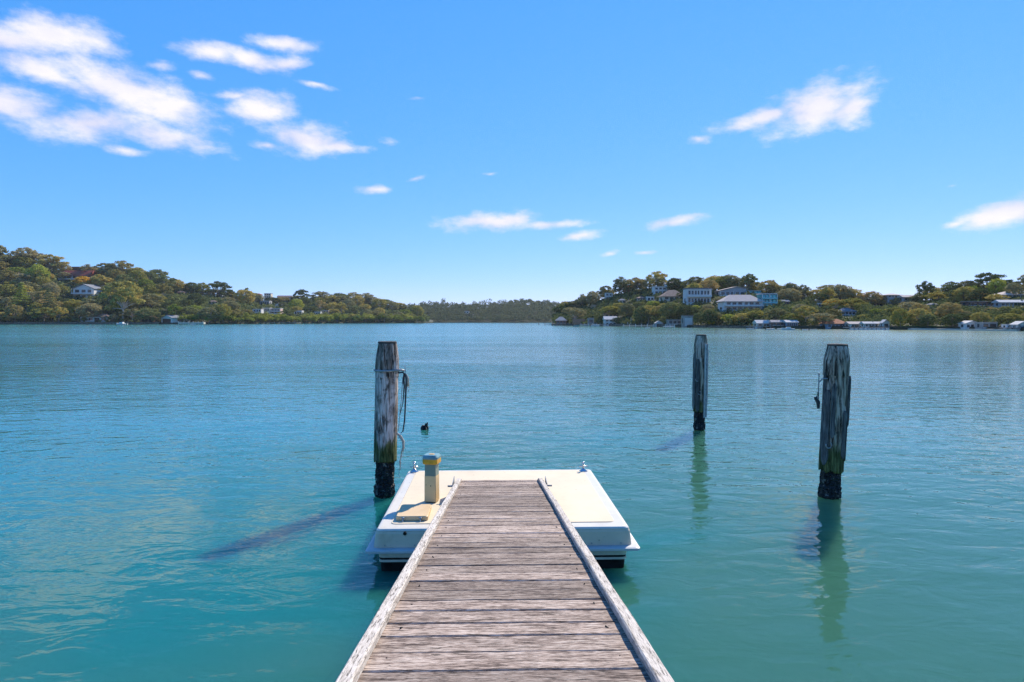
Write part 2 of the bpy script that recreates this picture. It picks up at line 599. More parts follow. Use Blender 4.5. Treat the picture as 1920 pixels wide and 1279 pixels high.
# ------------------------------------------------------------------ leaves and trees
def leaf_mat(name, col, trans=0.3, var=0.25):
    m = bpy.data.materials.new(name)
    m.use_nodes = True
    t = m.node_tree
    t.nodes.clear()
    oi = N(t, 'ShaderNodeObjectInfo')
    ge = N(t, 'ShaderNodeNewGeometry')
    tcn = N(t, 'ShaderNodeTexCoord')
    nz = N(t, 'ShaderNodeTexNoise', inp={'Scale': 5.0, 'Detail': 2.0})
    t.links.new(tcn.outputs['Object'], nz.inputs['Vector'])
    base = mixc(t, ge.outputs['Random Per Island'], tuple(c * (1 - var) for c in col), tuple(c * (1 + var) for c in col))
    warm = mixc(t, mrange(t, nz.outputs['Fac'], 0.42, 0.68), base, (col[0] * 1.2, col[1] * 1.06, col[2] * 0.9))
    hv = N(t, 'ShaderNodeHueSaturation')
    t.links.new(mrange(t, oi.outputs['Random'], 0, 1, 0.485, 0.515), hv.inputs['Hue'])
    t.links.new(mrange(t, oi.outputs['Random'], 1, 0, 0.75, 1.3), hv.inputs['Value'])
    t.links.new(warm, hv.inputs['Color'])
    d = N(t, 'ShaderNodeBsdfDiffuse')
    tr = N(t, 'ShaderNodeBsdfTranslucent')
    t.links.new(hv.outputs[0], d.inputs[0])
    t.links.new(hv.outputs[0], tr.inputs[0])
    mx = N(t, 'ShaderNodeMixShader', inp={0: trans})
    t.links.new(d.outputs[0], mx.inputs[1])
    t.links.new(tr.outputs[0], mx.inputs[2])
    o = N(t, 'ShaderNodeOutputMaterial')
    t.links.new(mx.outputs[0], o.inputs[0])
    return m


LEAF = {
    'olive': leaf_mat('olive_leaves', (0.35, 0.31, 0.085)),
    'grey': leaf_mat('grey_green_leaves', (0.27, 0.255, 0.125)),
    'dark': leaf_mat('dark_green_leaves', (0.14, 0.165, 0.065)),
    'fresh': leaf_mat('fresh_green_leaves', (0.28, 0.32, 0.06)),
    'brown': leaf_mat('brown_olive_leaves', (0.32, 0.265, 0.10)),
    'wattle': leaf_mat('yellow_blossom', (0.52, 0.36, 0.04), 0.3, 0.2),
    'mangrove': leaf_mat('mangrove_leaves', (0.24, 0.265, 0.055)),
    'far': leaf_mat('far_leaves', (0.085, 0.105, 0.055)),
}
M_PALE = plain('pale_bark', (0.55, 0.47, 0.42), 0.8, var=0.2, scale=14)
M_BARK = plain('grey_bark', (0.20, 0.17, 0.14), 0.9, var=0.25, scale=14)


def cards(mb, c, rad, n, s, rg, up=0.35):
    """leaf clumps spread over the shell of a lumpy ball"""
    for _ in range(n):
        d = Vector((rg.gauss(0, 1), rg.gauss(0, 1), rg.gauss(0, 1) + up)).normalized()
        k = rg.uniform(0.55, 1.0) if rg.random() < .8 else rg.uniform(1.0, 1.18)
        p = Vector((c[0] + d.x * rad[0] * k, c[1] + d.y * rad[1] * k, c[2] + d.z * rad[2] * k))
        nrm = (d + Vector((rg.gauss(0, .38), rg.gauss(0, .38), rg.gauss(0, .38)))).normalized()
        a = nrm.orthogonal().normalized()
        a = Matrix.Rotation(rg.uniform(0, 6.3), 3, nrm) @ a
        b = nrm.cross(a)
        u, v = s * rg.uniform(.6, 1.4), s * rg.uniform(.35, .8)
        mb.add([p - a * u, p + b * v - a * u * .1, p + a * u, p - b * v + a * u * .15], [(0, 1, 2, 3)])


def crown_gum(rg):
    mb, tips = MB(), []
    n = rg.randint(28, 34)
    for i in range(n):
        a = 2 * math.pi * (i * 0.382 + rg.uniform(-.05, .05))
        r = 0.42 * math.sqrt((i + .5) / n) * rg.uniform(.75, 1.1)
        z = 0.91 - 0.95 * r ** 1.5 * rg.uniform(.7, 1.5) - (rg.uniform(0.1, .42) if i % 2 == 0 else 0)
        c = (r * math.cos(a), r * math.sin(a), z)
        q = rg.uniform(.075, .125)
        cards(mb, c, (q, q, q * .62), 78, 0.030, rg)
        tips.append(c)
    return mb, tips


def crown_round(rg, low=0.07):
    mb, tips = MB(), []
    n = rg.randint(44, 52)
    for i in range(n):
        zz = 1 - 1.75 * (i + .5) / n
        a = i * 2.39996 + rg.uniform(-.3, .3)
        rr = math.sqrt(max(0.02, 1 - zz * zz)) * rg.uniform(.72, 1.0)
        c = (.40 * rr * math.cos(a), .40 * rr * math.sin(a), low + (0.86 - low) * (zz * .5 + .5) ** .9 + rg.uniform(-.03, .03))
        q = rg.uniform(.085, .135)
        cards(mb, c, (q, q, q * .75), 60, 0.032, rg)
        tips.append(c)
    return mb, tips[:9]


def crown_mangrove(rg):
    mb, tips = MB(), []
    for i in range(38):
        a, r = rg.uniform(0, 6.28), .42 * math.sqrt(rg.random())
        c = (r * math.cos(a), r * math.sin(a), 0.72 * math.sqrt(max(0.03, 1 - (r / .47) ** 2)) * rg.uniform(.35, 1.0) + .08)
        q = rg.uniform(.08, .12)
        cards(mb, c, (q, q, q * 1.25), 50, 0.034, rg)
        tips.append(c)
    return mb, tips[:4]


def crown_conifer(rg):
    mb, tips = MB(), []
    for k in range(13):
        z = 0.10 + 0.86 * k / 12
        rr = (0.44 * (1 - z) ** .8 + .025) * rg.uniform(.88, 1.1)
        m = max(3, int(10 * rr / .3))
        for i in range(m):
            a = 2 * math.pi * (i + rg.random() * .6) / m
            L = rr * rg.uniform(.75, 1.12)
            for q in range(4):
                w = (q + 1) / 4
                cards(mb, (L * w * math.cos(a), L * w * math.sin(a), z - .03 * w), (.045, .045, .014), 10, .020, rg)
    return mb, tips


def crown_palm(rg):
    mb = MB()
    for i in range(13):
        a = 2 * math.pi * i / 13 + rg.uniform(-.2, .2)
        e = rg.uniform(-.3, 1.0)
        last = None
        for k in range(7):
            u = k / 6
            r, z = .45 * u, .84 + .22 * e * u - .34 * u * u
            p, w = Vector((r * math.cos(a), r * math.sin(a), z)), .07 * math.sin(math.pi * min(1, u + .12)) + .004
            side = Vector((-math.sin(a), math.cos(a), -.5)) * w
            cur = (p + side, p - side)
            if last:
                mb.add([last[0], last[1], cur[1], cur[0]], [(0, 1, 2, 3)])
            last = cur
    return mb, []


def trunk_mesh(kind, tips, rg):
    mb = MB()
    if kind == 'conifer':
        mb.tube([(0, 0, -.06), (0, 0, .5), (0, 0, .96)], [.02, .014, .003], 6)
    elif kind == 'palm':
        mb.tube([(0, 0, -.05), (.01, 0, .4), (0, 0, .85)], [.03, .022, .02], 6)
    else:
        h = .30 if kind == 'gum' else .18
        if kind == 'mangrove':
            h = .06
        mb.tube([(0, 0, -.08), (.008, .004, h * .5), (0, 0, h)], [.026, .021, .019], 7)
        for c in tips[::2] if kind == 'gum' else tips:
            m = (c[0] * .42, c[1] * .42, h + (c[2] - h) * .52)
            mb.tube([(0, 0, h - .02), m, c], [.015, .009, .003], 5)
    return mb


TREES = {}
for kind, fn, cnt in (('gum', crown_gum, 5), ('round', crown_round, 5), ('mangrove', crown_mangrove, 3), ('conifer', crown_conifer, 2), ('palm', crown_palm, 1)):
    TREES[kind] = []
    for i in range(cnt):
        rg = random.Random(kind + str(i))
        c, tips = fn(rg)
        tk = trunk_mesh(kind, tips, rg)
        TREES[kind].append((c, tk, {}))


def tree(kind, leaf, base, width, height, label, group, rg, pale=False, name=None, cat='tree'):
    c, tk, cache = rg.choice(TREES[kind])
    bark = M_PALE if pale else M_BARK
    if leaf not in cache:
        cache[leaf] = c.mesh('crown', LEAF[leaf])
    if bark.name not in cache:
        cache[bark.name] = tk.mesh('trunk', bark)
    root = empty(name or {'gum': 'gum_tree', 'round': 'leafy_tree', 'mangrove': 'mangrove_bush', 'conifer': 'conifer_tree', 'palm': 'palm_tree'}[kind], base, rg.uniform(0, 6.28))
    root.scale = (width, width, height)
    tag(root, label, cat, group)
    link_mesh('crown', cache[leaf], root)
    link_mesh('trunk', cache[bark.name], root)
    return root


# ------------------------------------------------------------------ houses
GLASS = new_mat('window_glass')[0]
_g = GLASS.node_tree.nodes['Principled BSDF']
_g.inputs['Base Color'].default_value = (0.03, 0.045, 0.06, 1)
_g.inputs['Roughness'].default_value = 0.08
TEAL = new_mat('teal_glass')[0]
_g = TEAL.node_tree.nodes['Principled BSDF']
_g.inputs['Base Color'].default_value = (0.04, 0.42, 0.45, 1)
_g.inputs['Roughness'].default_value = 0.15
HM = {
    'white': plain('white_render', (0.66, 0.64, 0.60), .7, var=.06, scale=.6), 'cream': plain('cream_render', (0.66, 0.58, 0.46), .8, var=.08, scale=.6),
    'grey': plain('grey_render', (0.38, 0.38, 0.39), .8, var=.1, scale=.6), 'brick': plain('brown_brick', (0.26, 0.14, 0.10), .9, var=.2, scale=2),
    'darkbrick': plain('dark_brick', (0.13, 0.075, 0.06), .9, var=.2, scale=2), 'tan': plain('tan_brick', (0.52, 0.36, 0.25), .9, var=.12, scale=2),
    'pink': plain('pink_render', (0.66, 0.46, 0.38), .8, var=.1, scale=.8), 'concrete': plain('raw_concrete', (0.36, 0.34, 0.31), .9, var=.2, scale=1.2),
    'blue': plain('blue_weatherboard', (0.22, 0.30, 0.38), .8, var=.1, scale=1.2), 'teal': plain('teal_weatherboard', (0.06, 0.26, 0.27), .7, var=.15, scale=1.2),
    'rred': plain('red_tiles', (0.34, 0.085, 0.06), .85, var=.2, scale=1.5), 'rterra': plain('terracotta_tiles', (0.48, 0.19, 0.10), .85, var=.2, scale=1.5),
    'rbrown': plain('brown_tiles', (0.27, 0.19, 0.155), .85, var=.2, scale=1.5), 'rgrey': plain('grey_iron', (0.20, 0.21, 0.23), .9, var=.15, scale=1.5),
    'rpale': plain('pale_iron', (0.50, 0.42, 0.37), .9, var=.08, scale=1.0), 'rwhite': plain('white_iron', (0.56, 0.53, 0.50), .9, var=.06, scale=1.0),
    'door': plain('dark_door', (0.06, 0.045, 0.04), .7, var=.2), 'stone': plain('sandstone', (0.20, 0.17, 0.13), .95, var=.42, scale=1.2),
    'deck': plain('grey_decking', (0.30, 0.27, 0.25), .9, var=.25, scale=2), 'grass': plain('dry_lawn', (0.24, 0.21, 0.06), .95, var=.25, scale=.4),
    'lawn': plain('green_lawn', (0.12, 0.20, 0.04), .95, var=.25, scale=.4), 'sand': plain('pale_sand', (0.62, 0.54, 0.44), .95, var=.1, scale=.5),
}
KEEP = []       # rows and columns that a nearer tree must not cover: (x0, x1, y0, y1, distance)
LANDMARKS = []


def house(bank, name, label, x0, x1, y0, y1, wall, roofm, roof='hip', storeys=1, wins=3, depth=0.8, rz=0.0, balcony=False, door=None, cat='house', rise=None, wmat=None, D=None, keep=True, group=None):
    """one building: the span of columns and rows it fills in the view, its colours, its roof"""
    xc = (x0 + x1) / 2
    if D is None:
        D = bank.dist(xc, bank.find(xc, y1))
    base, top = at(xc, y1, D), at(xc, y0, D)
    W, Ht = (x1 - x0) / FPX * D, top.z - base.z
    dep = W * depth
    root = empty(name, base + Vector((0, dep / 2, 0)), rz)
    tag(root, label, cat, group)
    rise = Ht * (0.0 if roof == 'flat' else 0.34 if rise is None else rise)
    hw, hd, wh = W / 2 * (.93 if roof != 'flat' else .97), dep / 2 * .93, Ht - rise
    if roof == 'flat':
        wh = Ht * .93
    mb = MB()
    if roof == 'gable':                          # gable end faces the water
        mb.add([(-hw, -hd, -4), (hw, -hd, -4), (hw, -hd, wh), (0, -hd, Ht * .97), (-hw, -hd, wh), (-hw, hd, -4), (hw, hd, -4), (hw, hd, wh), (0, hd, Ht * .97), (-hw, hd, wh)],
               [(0, 1, 2, 3, 4), (9, 8, 7, 6, 5), (1, 6, 7, 2), (0, 4, 9, 5), (2, 7, 8, 3), (4, 3, 8, 9), (0, 5, 6, 1)])
    else:
        mb.box(-hw, hw, -hd, hd, -4, wh)
    mb.build('wall', HM[wall], root)
    o = W * .035 + .15
    rb = MB()
    ex, ey, th = hw + o, hd + o, max(.12, Ht * .025)
    if roof == 'flat':
        rb.box(-W / 2, W / 2, -dep / 2, dep / 2, wh + .003, Ht)
    elif roof == 'hip':
        r = max(0.05, ex - ey * .9)
        e = [(-ex, -ey, wh - th), (ex, -ey, wh - th), (ex, ey, wh - th), (-ex, ey, wh - th), (-ex, -ey, wh + .003), (ex, -ey, wh + .003), (ex, ey, wh + .003), (-ex, ey, wh + .003), (-r, 0, Ht), (r, 0, Ht)]
        rb.add(e, [(0, 3, 2, 1), (0, 1, 5, 4), (1, 2, 6, 5), (2, 3, 7, 6), (3, 0, 4, 7), (4, 5, 9, 8), (5, 6, 9), (6, 7, 8, 9), (7, 4, 8)])
    elif roof == 'ridge':                        # ridge runs along the water
        e = [(-ex, -ey, wh - th), (ex, -ey, wh - th), (ex, ey, wh - th), (-ex, ey, wh - th), (-ex, -ey, wh + .003), (ex, -ey, wh + .003), (ex, ey, wh + .003), (-ex, ey, wh + .003), (-ex, 0, Ht), (ex, 0, Ht)]
        rb.add(e, [(0, 3, 2, 1), (0, 1, 5, 4), (1, 2, 6, 9, 5), (2, 3, 7, 6), (3, 0, 4, 8, 7), (4, 5, 9, 8), (6, 7, 8, 9)])
    elif roof == 'gable':
        s = rise / hw
        e = []
        for y in (-ey, ey):
            e += [(-ex, y, wh - s * o), (0, y, Ht), (ex, y, wh - s * o), (ex, y, wh - s * o + th), (0, y, Ht + th), (-ex, y, wh - s * o + th)]
        rb.add(e, [(0, 1, 4, 5), (1, 2, 3, 4), (11, 10, 7, 6), (10, 9, 8, 7), (5, 4, 10, 11), (4, 3, 9, 10), (0, 6, 7, 1), (1, 7, 8, 2), (0, 5, 11, 6), (2, 8, 9, 3)])
    elif roof == 'skillion':
        e = [(-ex, -ey, wh), (ex * .25, -ey, Ht - th), (ex, -ey, wh + rise * .55), (-ex, ey, wh), (ex * .25, ey, Ht - th), (ex, ey, wh + rise * .55)]
        rb.add(e + [(x, y, z + th) for x, y, z in e], [(0, 3, 4, 1), (1, 4, 5, 2), (6, 7, 10, 9), (7, 8, 11, 10), (0, 1, 7, 6), (1, 2, 8, 7), (5, 4, 10, 11), (4, 3, 9, 10), (3, 0, 6, 9), (2, 5, 11, 8)])
        mb2 = MB().add([(-hw, -hd, wh - .02), (hw, -hd, wh - .02), (hw, -hd, wh + rise * .5), (hw * .25, -hd, Ht - th * 1.3), (-hw, hd, wh - .02), (hw, hd, wh - .02), (hw, hd, wh + rise * .5), (hw * .25, hd, Ht - th * 1.3)],
                       [(0, 1, 2, 3), (5, 4, 7, 6), (1, 5, 6, 2)])
        mb2.build('upper_wall', HM[wall], root)
    rb.build('roof', HM[roofm], root)
    sh = wh / storeys
    wm_ = wmat or GLASS
    for s in range(storeys):
        for i in range(wins):
            u = -hw * .9 + 1.8 * hw * (i + .5) / wins
            w = 1.8 * hw / wins * .33
            if door and s == 0 and i == wins // 2:
                MB().box(u - w * 1.25, u + w * 1.25, -hd - .05, -hd + .1, 0.02, sh * .8).build('door', HM[door], root)
                continue
            z0, z1 = s * sh + sh * .3, s * sh + sh * .8
            wo_ = MB().box(u - w, u + w, -hd - .05, -hd + .1, z0, z1).build('window', wm_, root)
            if w * FPX / D > 1.6:
                MB().box(u - w - .12, u + w + .12, -hd - .08, -hd + .08, z0 - .14, z0 - .003).build('sill', HM['white'], wo_)
        if s == 0 and wins:                      # one window in each side wall too
            for sd in (-1, 1):
                MB().box(min(sd * (hw - .1), sd * (hw + .05)), max(sd * (hw - .1), sd * (hw + .05)), -hd * .4, hd * .2, sh * .3, sh * .8).build('window', wm_, root)
        if balcony and (s > 0 or storeys == 1):
            z = s * sh
            MB().box(-hw, hw, -hd - dep * .18, -hd - .01, z - .15, z + .05).build('balcony_floor', HM['white'], root)
            MB().box(-hw, hw, -hd - dep * .18 - .05, -hd - dep * .18 - .003, z - .1, z + sh * .26).build('balustrade', TEAL if wmat is TEAL else HM['white'], root)
            for k in range(3):
                xx = -hw * .96 + 1.92 * hw * k / 2
                MB().box(xx - .1, xx + .1, -hd - dep * .17, -hd - dep * .17 + .2, z + .05, z + sh * .96).build('post', HM['white'], root)
    if keep:
        KEEP.append((x0 + 1, x1 - 1, y0 - 1, y0 + (y1 - y0) * (.8 if x1 - x0 > 24 else .6), D))
    LANDMARKS.append((xc, (y0 + y1) / 2, label, bank))
    return root

L, RB, FB = left_bank, right_bank, far_bank
SHORT = {}


def put(bank, name, short, label, rect, wall, roofm, **kw):
    house(bank, name, label, *rect, wall, roofm, **kw)
    LANDMARKS[-1] = (*LANDMARKS[-1][:2], short, bank)


# west shore, waterfront first
put(L, 'cottage', 'the long white cottage', 'long white waterfront cottage with low red-brown hip roof', (148, 203, 588, 603.5), 'white', 'rbrown', roof='hip', wins=4, door='door', depth=.45, rise=.4)
put(L, 'boat_shed', 'the brick boat shed', 'small brown brick boat shed with dark door beside the white gabled boathouse', (262, 289, 592, 604.8), 'brick', 'rbrown', roof='gable', wins=1, door='door', cat='boat shed')
put(L, 'boathouse', 'the white gabled boathouse', 'white gabled boathouse with grey roof at the root of the long jetty', (303, 335, 591, 605.5), 'white', 'rgrey', roof='gable', wins=1, door='door', cat='boathouse', depth=1.3, rz=R(-25))
put(L, 'house', 'the white terrace house', 'two-storey white house with grey gable roof and wide terrace among trees', (135, 177, 533, 562), 'white', 'rgrey', roof='gable', storeys=2, wins=3, balcony=True, rise=.28)
put(L, 'house', 'the red-roofed house', 'long red-roofed house with grey balconied walls high on the slope', (110, 167, 506, 531), 'grey', 'rred', roof='ridge', storeys=2, wins=5, balcony=True, depth=.5, rise=.45)
put(L, 'house', 'the dark flat-roofed house', 'dark brick house with flat roof on the skyline above the red-roofed house', (133, 178, 500, 513), 'darkbrick', 'rgrey', roof='flat', storeys=1, wins=4, depth=.4)
put(L, 'house', 'the orange-roofed house', 'orange-roofed house half hidden in trees at the very top of the slope', (14, 34, 479, 489), 'white', 'rterra', roof='hip', wins=3)
put(L, 'house', 'the small cream house', 'small cream house peeping between trees beside the red-roofed house', (82, 97, 497, 510), 'cream', 'rterra', roof='gable', wins=2)
put(L, 'house', 'the pale cube house', 'narrow pale roof showing left of the yellow wattle on the ridge', (404, 417, 552, 560), 'white', 'rpale', roof='flat', wins=2)
put(L, 'house', 'the white stepped house', 'white stepped house above the mangroves, lowest left of the hillside cluster', (474, 490, 579, 593), 'white', 'rpale', roof='flat', storeys=2, wins=3, balcony=True)
put(L, 'house', 'the tall white villa', 'tall white villa with three window bays in middle of the row above mangroves', (491, 506, 577, 592), 'cream', 'rpale', roof='flat', storeys=2, wins=3)
put(L, 'house', 'the pink villa', 'pink and white terraced villa at the end of the row above mangroves', (507, 526, 578, 594), 'pink', 'rwhite', roof='flat', storeys=3, wins=3, balcony=True)
put(L, 'house', 'the low white house', 'low white flat-roofed house in the middle of the hillside cluster', (478, 490, 559, 565), 'cream', 'rpale', roof='flat', wins=3)
put(L, 'house', 'the shaded glass house', 'grey house with white roof edge and dark glass front under the cluster top', (487, 505, 564, 574), 'grey', 'rwhite', roof='flat', wins=4)
put(L, 'house', 'the terracotta cottage', 'small cottage with bright terracotta roof in the hillside cluster', (499, 510, 560, 568), 'cream', 'rterra', roof='hip', wins=2)
put(L, 'house', 'the red ridge house', 'small red-roofed house near the top of the hillside cluster', (476, 489, 550, 557), 'white', 'rred', roof='hip', wins=2)
put(L, 'house', 'the white ridge house', 'white two-storey house on the crest of the hillside cluster', (495, 508, 550, 559), 'cream', 'rgrey', roof='flat', storeys=2, wins=3)
put(L, 'house', 'the long ridge house', 'long pinkish house lying along the crest by the tall gum', (519, 545, 554, 563), 'grey', 'rbrown', roof='ridge', wins=6, depth=.4)
put(L, 'house', 'the gabled white house', 'white gabled house standing alone below the long ridge house', (515, 529, 568, 579), 'white', 'rpale', roof='gable', wins=2)
put(L, 'house', 'the jetty-side house', 'small white house above the bare orange bank between the mangrove stands', (551, 566, 582, 592), 'white', 'rpale', roof='flat', wins=3)
put(L, 'house', 'the low grey house', 'low white-fronted house just above the farther mangrove stand', (587, 601, 584, 592), 'white', 'rgrey', roof='flat', wins=3)
put(L, 'house', 'the tan-fronted house', 'tan and white house above the farther mangroves, last along the shore', (602, 616, 582, 592), 'tan', 'rwhite', roof='flat', storeys=2, wins=3)
# far hills
put(FB, 'house', 'the far white house', 'tiny white house in the middle of the distant wooded hills', (868, 880, 583, 589), 'white', 'rpale', roof='flat', wins=2)
put(FB, 'house', 'the far pink house', 'tiny pinkish house below the white one on the distant hills', (876, 889, 589, 595), 'pink', 'rpale', roof='flat', wins=2)
# east shore, up the slope
put(RB, 'house', 'the small pale-roofed house', 'small house with pale roof low on the point of the east shore', (1085, 1099, 565, 575), 'grey', 'rpale', roof='gable', wins=2)
put(RB, 'house', 'the white lookout house', 'narrow white two-storey house among gums on the point', (1135, 1149, 549, 563), 'white', 'rwhite', roof='flat', storeys=2, wins=2, balcony=True)
put(RB, 'house', 'the red-tiled house', 'red-tiled house tucked under the tall skyline gums', (1171, 1191, 535, 545), 'brick', 'rred', roof='hip', wins=3)
put(RB, 'house', 'the white box house', 'white modern box house left of the pale hipped roofs', (1226, 1251, 537, 552), 'white', 'rwhite', roof='flat', storeys=2, wins=3)
put(RB, 'house', 'the double-hipped house', 'white house with two pale hipped roofs at the hilltop', (1250, 1282, 524, 542), 'white', 'rpale', roof='hip', storeys=2, wins=3, rise=.4)
put(RB, 'house', 'the brown-tiled house', 'broad house under a big brown tiled roof below the hilltop', (1242, 1287, 543, 564), 'cream', 'rbrown', roof='hip', wins=4, rise=.6)
put(RB, 'house', 'the little white house', 'little white house with flat roof below the white box house', (1213, 1227, 556, 566), 'white', 'rwhite', roof='flat', wins=2)
put(RB, 'house', 'the two-level glass house', 'white flat-roofed house with two full rows of blue windows', (1287, 1334, 540, 571), 'white', 'rgrey', roof='flat', storeys=2, wins=7, balcony=True, depth=.6)
put(RB, 'house', 'the grey skillion house', 'wide grey house with low off-centre gable roof and long balcony', (1347, 1401, 537, 556), 'grey', 'rpale', roof='skillion', storeys=1, wins=5, balcony=True, depth=.5, rise=.45)
put(RB, 'house', 'the broad pale-roofed house', 'broad house with large pale roof and pillared balcony below the grey one', (1355, 1432, 552, 583), 'white', 'rpale', roof='hip', storeys=2, wins=6, balcony=True, depth=.5, rise=.42)
put(RB, 'house', 'the teal glass house', 'teal glass-fronted house with stacked balconies at the end of the hilltop row', (1427, 1457, 550, 577), 'teal', 'rwhite', roof='flat', storeys=3, wins=4, balcony=True, wmat=TEAL)
put(RB, 'house', 'the small teal house', 'small teal-fronted house behind the broad pale roof', (1414, 1427, 545, 556), 'teal', 'rwhite', roof='flat', storeys=1, wins=2, wmat=TEAL)
put(RB, 'house', 'the turquoise pavilion', 'tiny turquoise glass pavilion next to the grey skillion house', (1401, 1411, 544, 552), 'teal', 'rwhite', roof='flat', storeys=1, wins=1, wmat=TEAL)
put(RB, 'house', 'the grey-roofed villa', 'villa with wide grey hipped roof behind the red-roofed boathouse', (1576, 1607, 577, 592), 'grey', 'rgrey', roof='hip', wins=4, rise=.45)
put(RB, 'house', 'the ridge bungalow', 'low pale bungalow on the crest at the dip in the skyline', (1664, 1691, 550, 559), 'grey', 'rpale', roof='hip', wins=4)
put(RB, 'house', 'the flat ridge house', 'long flat house with pink-grey roof in the skyline dip', (1692, 1733, 553, 565), 'grey', 'rpale', roof='ridge', wins=5, depth=.4)
put(RB, 'house', 'the white-capped house', 'small white house glimpsed in the trees by the yellow wattles', (1534, 1545, 568, 577), 'white', 'rwhite', roof='flat', wins=2)
put(RB, 'house', 'the ridge-end house', 'grey house with broad pale roof near the frame edge on the crest', (1880, 1926, 546, 562), 'grey', 'rpale', roof='hip', wins=5, rise=.4)
put(RB, 'house', 'the long low house', 'long low house with pink roof edge below the orange-yellow wattle', (1812, 1872, 565, 575), 'darkbrick', 'rpale', roof='flat', wins=6, depth=.3)
put(RB, 'house', 'the white-eaved house', 'long house with white eaves right of the pink-edged one', (1873, 1928, 562, 576), 'grey', 'rwhite', roof='ridge', wins=6, depth=.3)
put(RB, 'house', 'the stone-grey house', 'stone-grey house with brown roof below the tall skyline gums', (1194, 1211, 556, 564), 'grey', 'rbrown', roof='hip', wins=3)
put(RB, 'house', 'the tan cottage', 'tan cottage half buried in trees near the point', (1108, 1122, 571, 580), 'tan', 'rbrown', roof='gable', wins=2)
put(RB, 'house', 'the grey-white cottage', 'grey-white cottage in the trees above the flagpole', (1160, 1174, 560, 569), 'cream', 'rgrey', roof='hip', wins=2)
put(RB, 'house', 'the brick terrace', 'brown brick house right of the teal glass house', (1464, 1481, 562, 572), 'brick', 'rgrey', roof='ridge', wins=3)
put(RB, 'house', 'the slate-roofed house', 'cream house with dark roof left above the yellow wattles', (1500, 1516, 554, 563), 'cream', 'rgrey', roof='hip', wins=3)
put(RB, 'house', 'the low tan house', 'low tan house in the trees above the long white boathouse', (1636, 1656, 566, 575), 'tan', 'rbrown', roof='hip', wins=3)
put(RB, 'house', 'the shadowed grey house', 'shadowed grey house among trees below the flat ridge house', (1744, 1762, 568, 577), 'grey', 'rgrey', roof='hip', wins=3)
put(L, 'house', 'the tree-hidden brick house', 'brown brick house nearly hidden by trees above the white gabled boathouse', (330, 345, 545, 554), 'brick', 'rbrown', roof='hip', wins=2)
put(L, 'house', 'the cream slope house', 'cream house in the trees below the lone umbrella gum', (390, 404, 563, 571), 'cream', 'rbrown', roof='hip', wins=2)
# east shore, waterfront
put(RB, 'pavilion', 'the hipped pavilion', 'brown waterside pavilion with pale hipped roof at the tip of the point', (1042, 1063, 594, 608), 'brick', 'rpale', roof='hip', wins=3, cat='pavilion', rise=.5)
put(RB, 'boat_shed', 'the terracotta shed', 'low shed with sloping terracotta roof down to the water', (1075, 1097, 598, 610), 'tan', 'rterra', roof='ridge', wins=2, cat='boat shed', rise=.75)
put(RB, 'boat_shed', 'the grey shed', 'plain grey concrete shed between terracotta shed and white boathouse', (1102, 1114, 596, 609), 'concrete', 'rgrey', roof='flat', wins=1, cat='boat shed')
put(RB, 'boathouse', 'the two-storey boathouse', 'two-storey white boathouse with pale roof under the tan hipped house', (1133, 1158, 593, 610), 'white', 'rwhite', roof='ridge', storeys=2, wins=3, cat='boathouse', rise=.35)
put(RB, 'house', 'the tan hipped house', 'tan brick house with grey hipped roof just above the two-storey boathouse', (1132, 1159, 582, 596), 'tan', 'rbrown', roof='hip', wins=3, rise=.45)
put(RB, 'boat_shed', 'the tiny blue-white shed', 'tiny pale blue gabled shed on the rocks near the flagpole', (1229, 1243, 602, 613), 'white', 'rwhite', roof='gable', wins=1, door='door', cat='boat shed')
put(RB, 'boat_shed', 'the long dark shed', 'long low dark shed half under the trees left of the concrete boathouse', (1252, 1279, 599, 610), 'concrete', 'rgrey', roof='flat', wins=3, cat='boat shed', depth=.5)
put(RB, 'boathouse', 'the concrete boathouse', 'square raw concrete boathouse with wide pale door', (1281, 1301, 591, 612), 'concrete', 'rbrown', roof='flat', wins=1, door='white', cat='boathouse')
put(RB, 'boathouse', 'the white and brown boathouse', 'white boathouse with dark brown door panel and pale roof behind small boats', (1419, 1445, 600, 615), 'white', 'rwhite', roof='ridge', wins=2, door='door', cat='boathouse', rise=.4)
put(RB, 'boat_shed', 'the pink-roofed shed', 'low open shed with pink roof behind the moored motor boat', (1446, 1473, 600, 612), 'brick', 'rpale', roof='ridge', wins=3, cat='boat shed', depth=.4)
put(RB, 'boat_shed', 'the blue-panelled shed', 'shed with blue panels and white roof beside the motor boat', (1474, 1497, 600, 614), 'blue', 'rwhite', roof='ridge', wins=5, cat='boat shed', rise=.3)
put(RB, 'boathouse', 'the red-roofed boathouse', 'blue boathouse with red double-peaked hip roof on the waterfront', (1549, 1591, 598, 616), 'blue', 'rterra', roof='hip', wins=5, cat='boathouse', rise=.5, depth=.7)
put(RB, 'boat_shed', 'the white wharf shed', 'plain white wharf shed right of the red-roofed boathouse', (1592, 1617, 603, 615), 'white', 'rpale', roof='ridge', wins=1, cat='boat shed', rise=.35)
put(RB, 'boathouse', 'the long white boathouse', 'long white boathouse with small square windows on the wharf', (1619, 1656, 603, 615), 'white', 'rwhite', roof='ridge', wins=5, cat='boathouse', depth=.35, rise=.3)
put(RB, 'boat_shed', 'the steep white shed', 'narrow white shed with steep gable closing the end of the wharf', (1655, 1668, 600, 615), 'white', 'rwhite', roof='gable', wins=1, cat='boat shed')
put(RB, 'boathouse', 'the glass-doored boathouse', 'white gabled boathouse with glass double doors behind the sandy beach', (1810, 1837, 602, 617), 'white', 'rwhite', roof='gable', wins=3, cat='boathouse', rise=.3)
put(RB, 'boat_shed', 'the open flat shed', 'flat-roofed open shed with dark interior beside the glass-doored boathouse', (1840, 1871, 604, 618), 'concrete', 'rpale', roof='flat', wins=2, door='door', cat='boat shed', depth=.6)
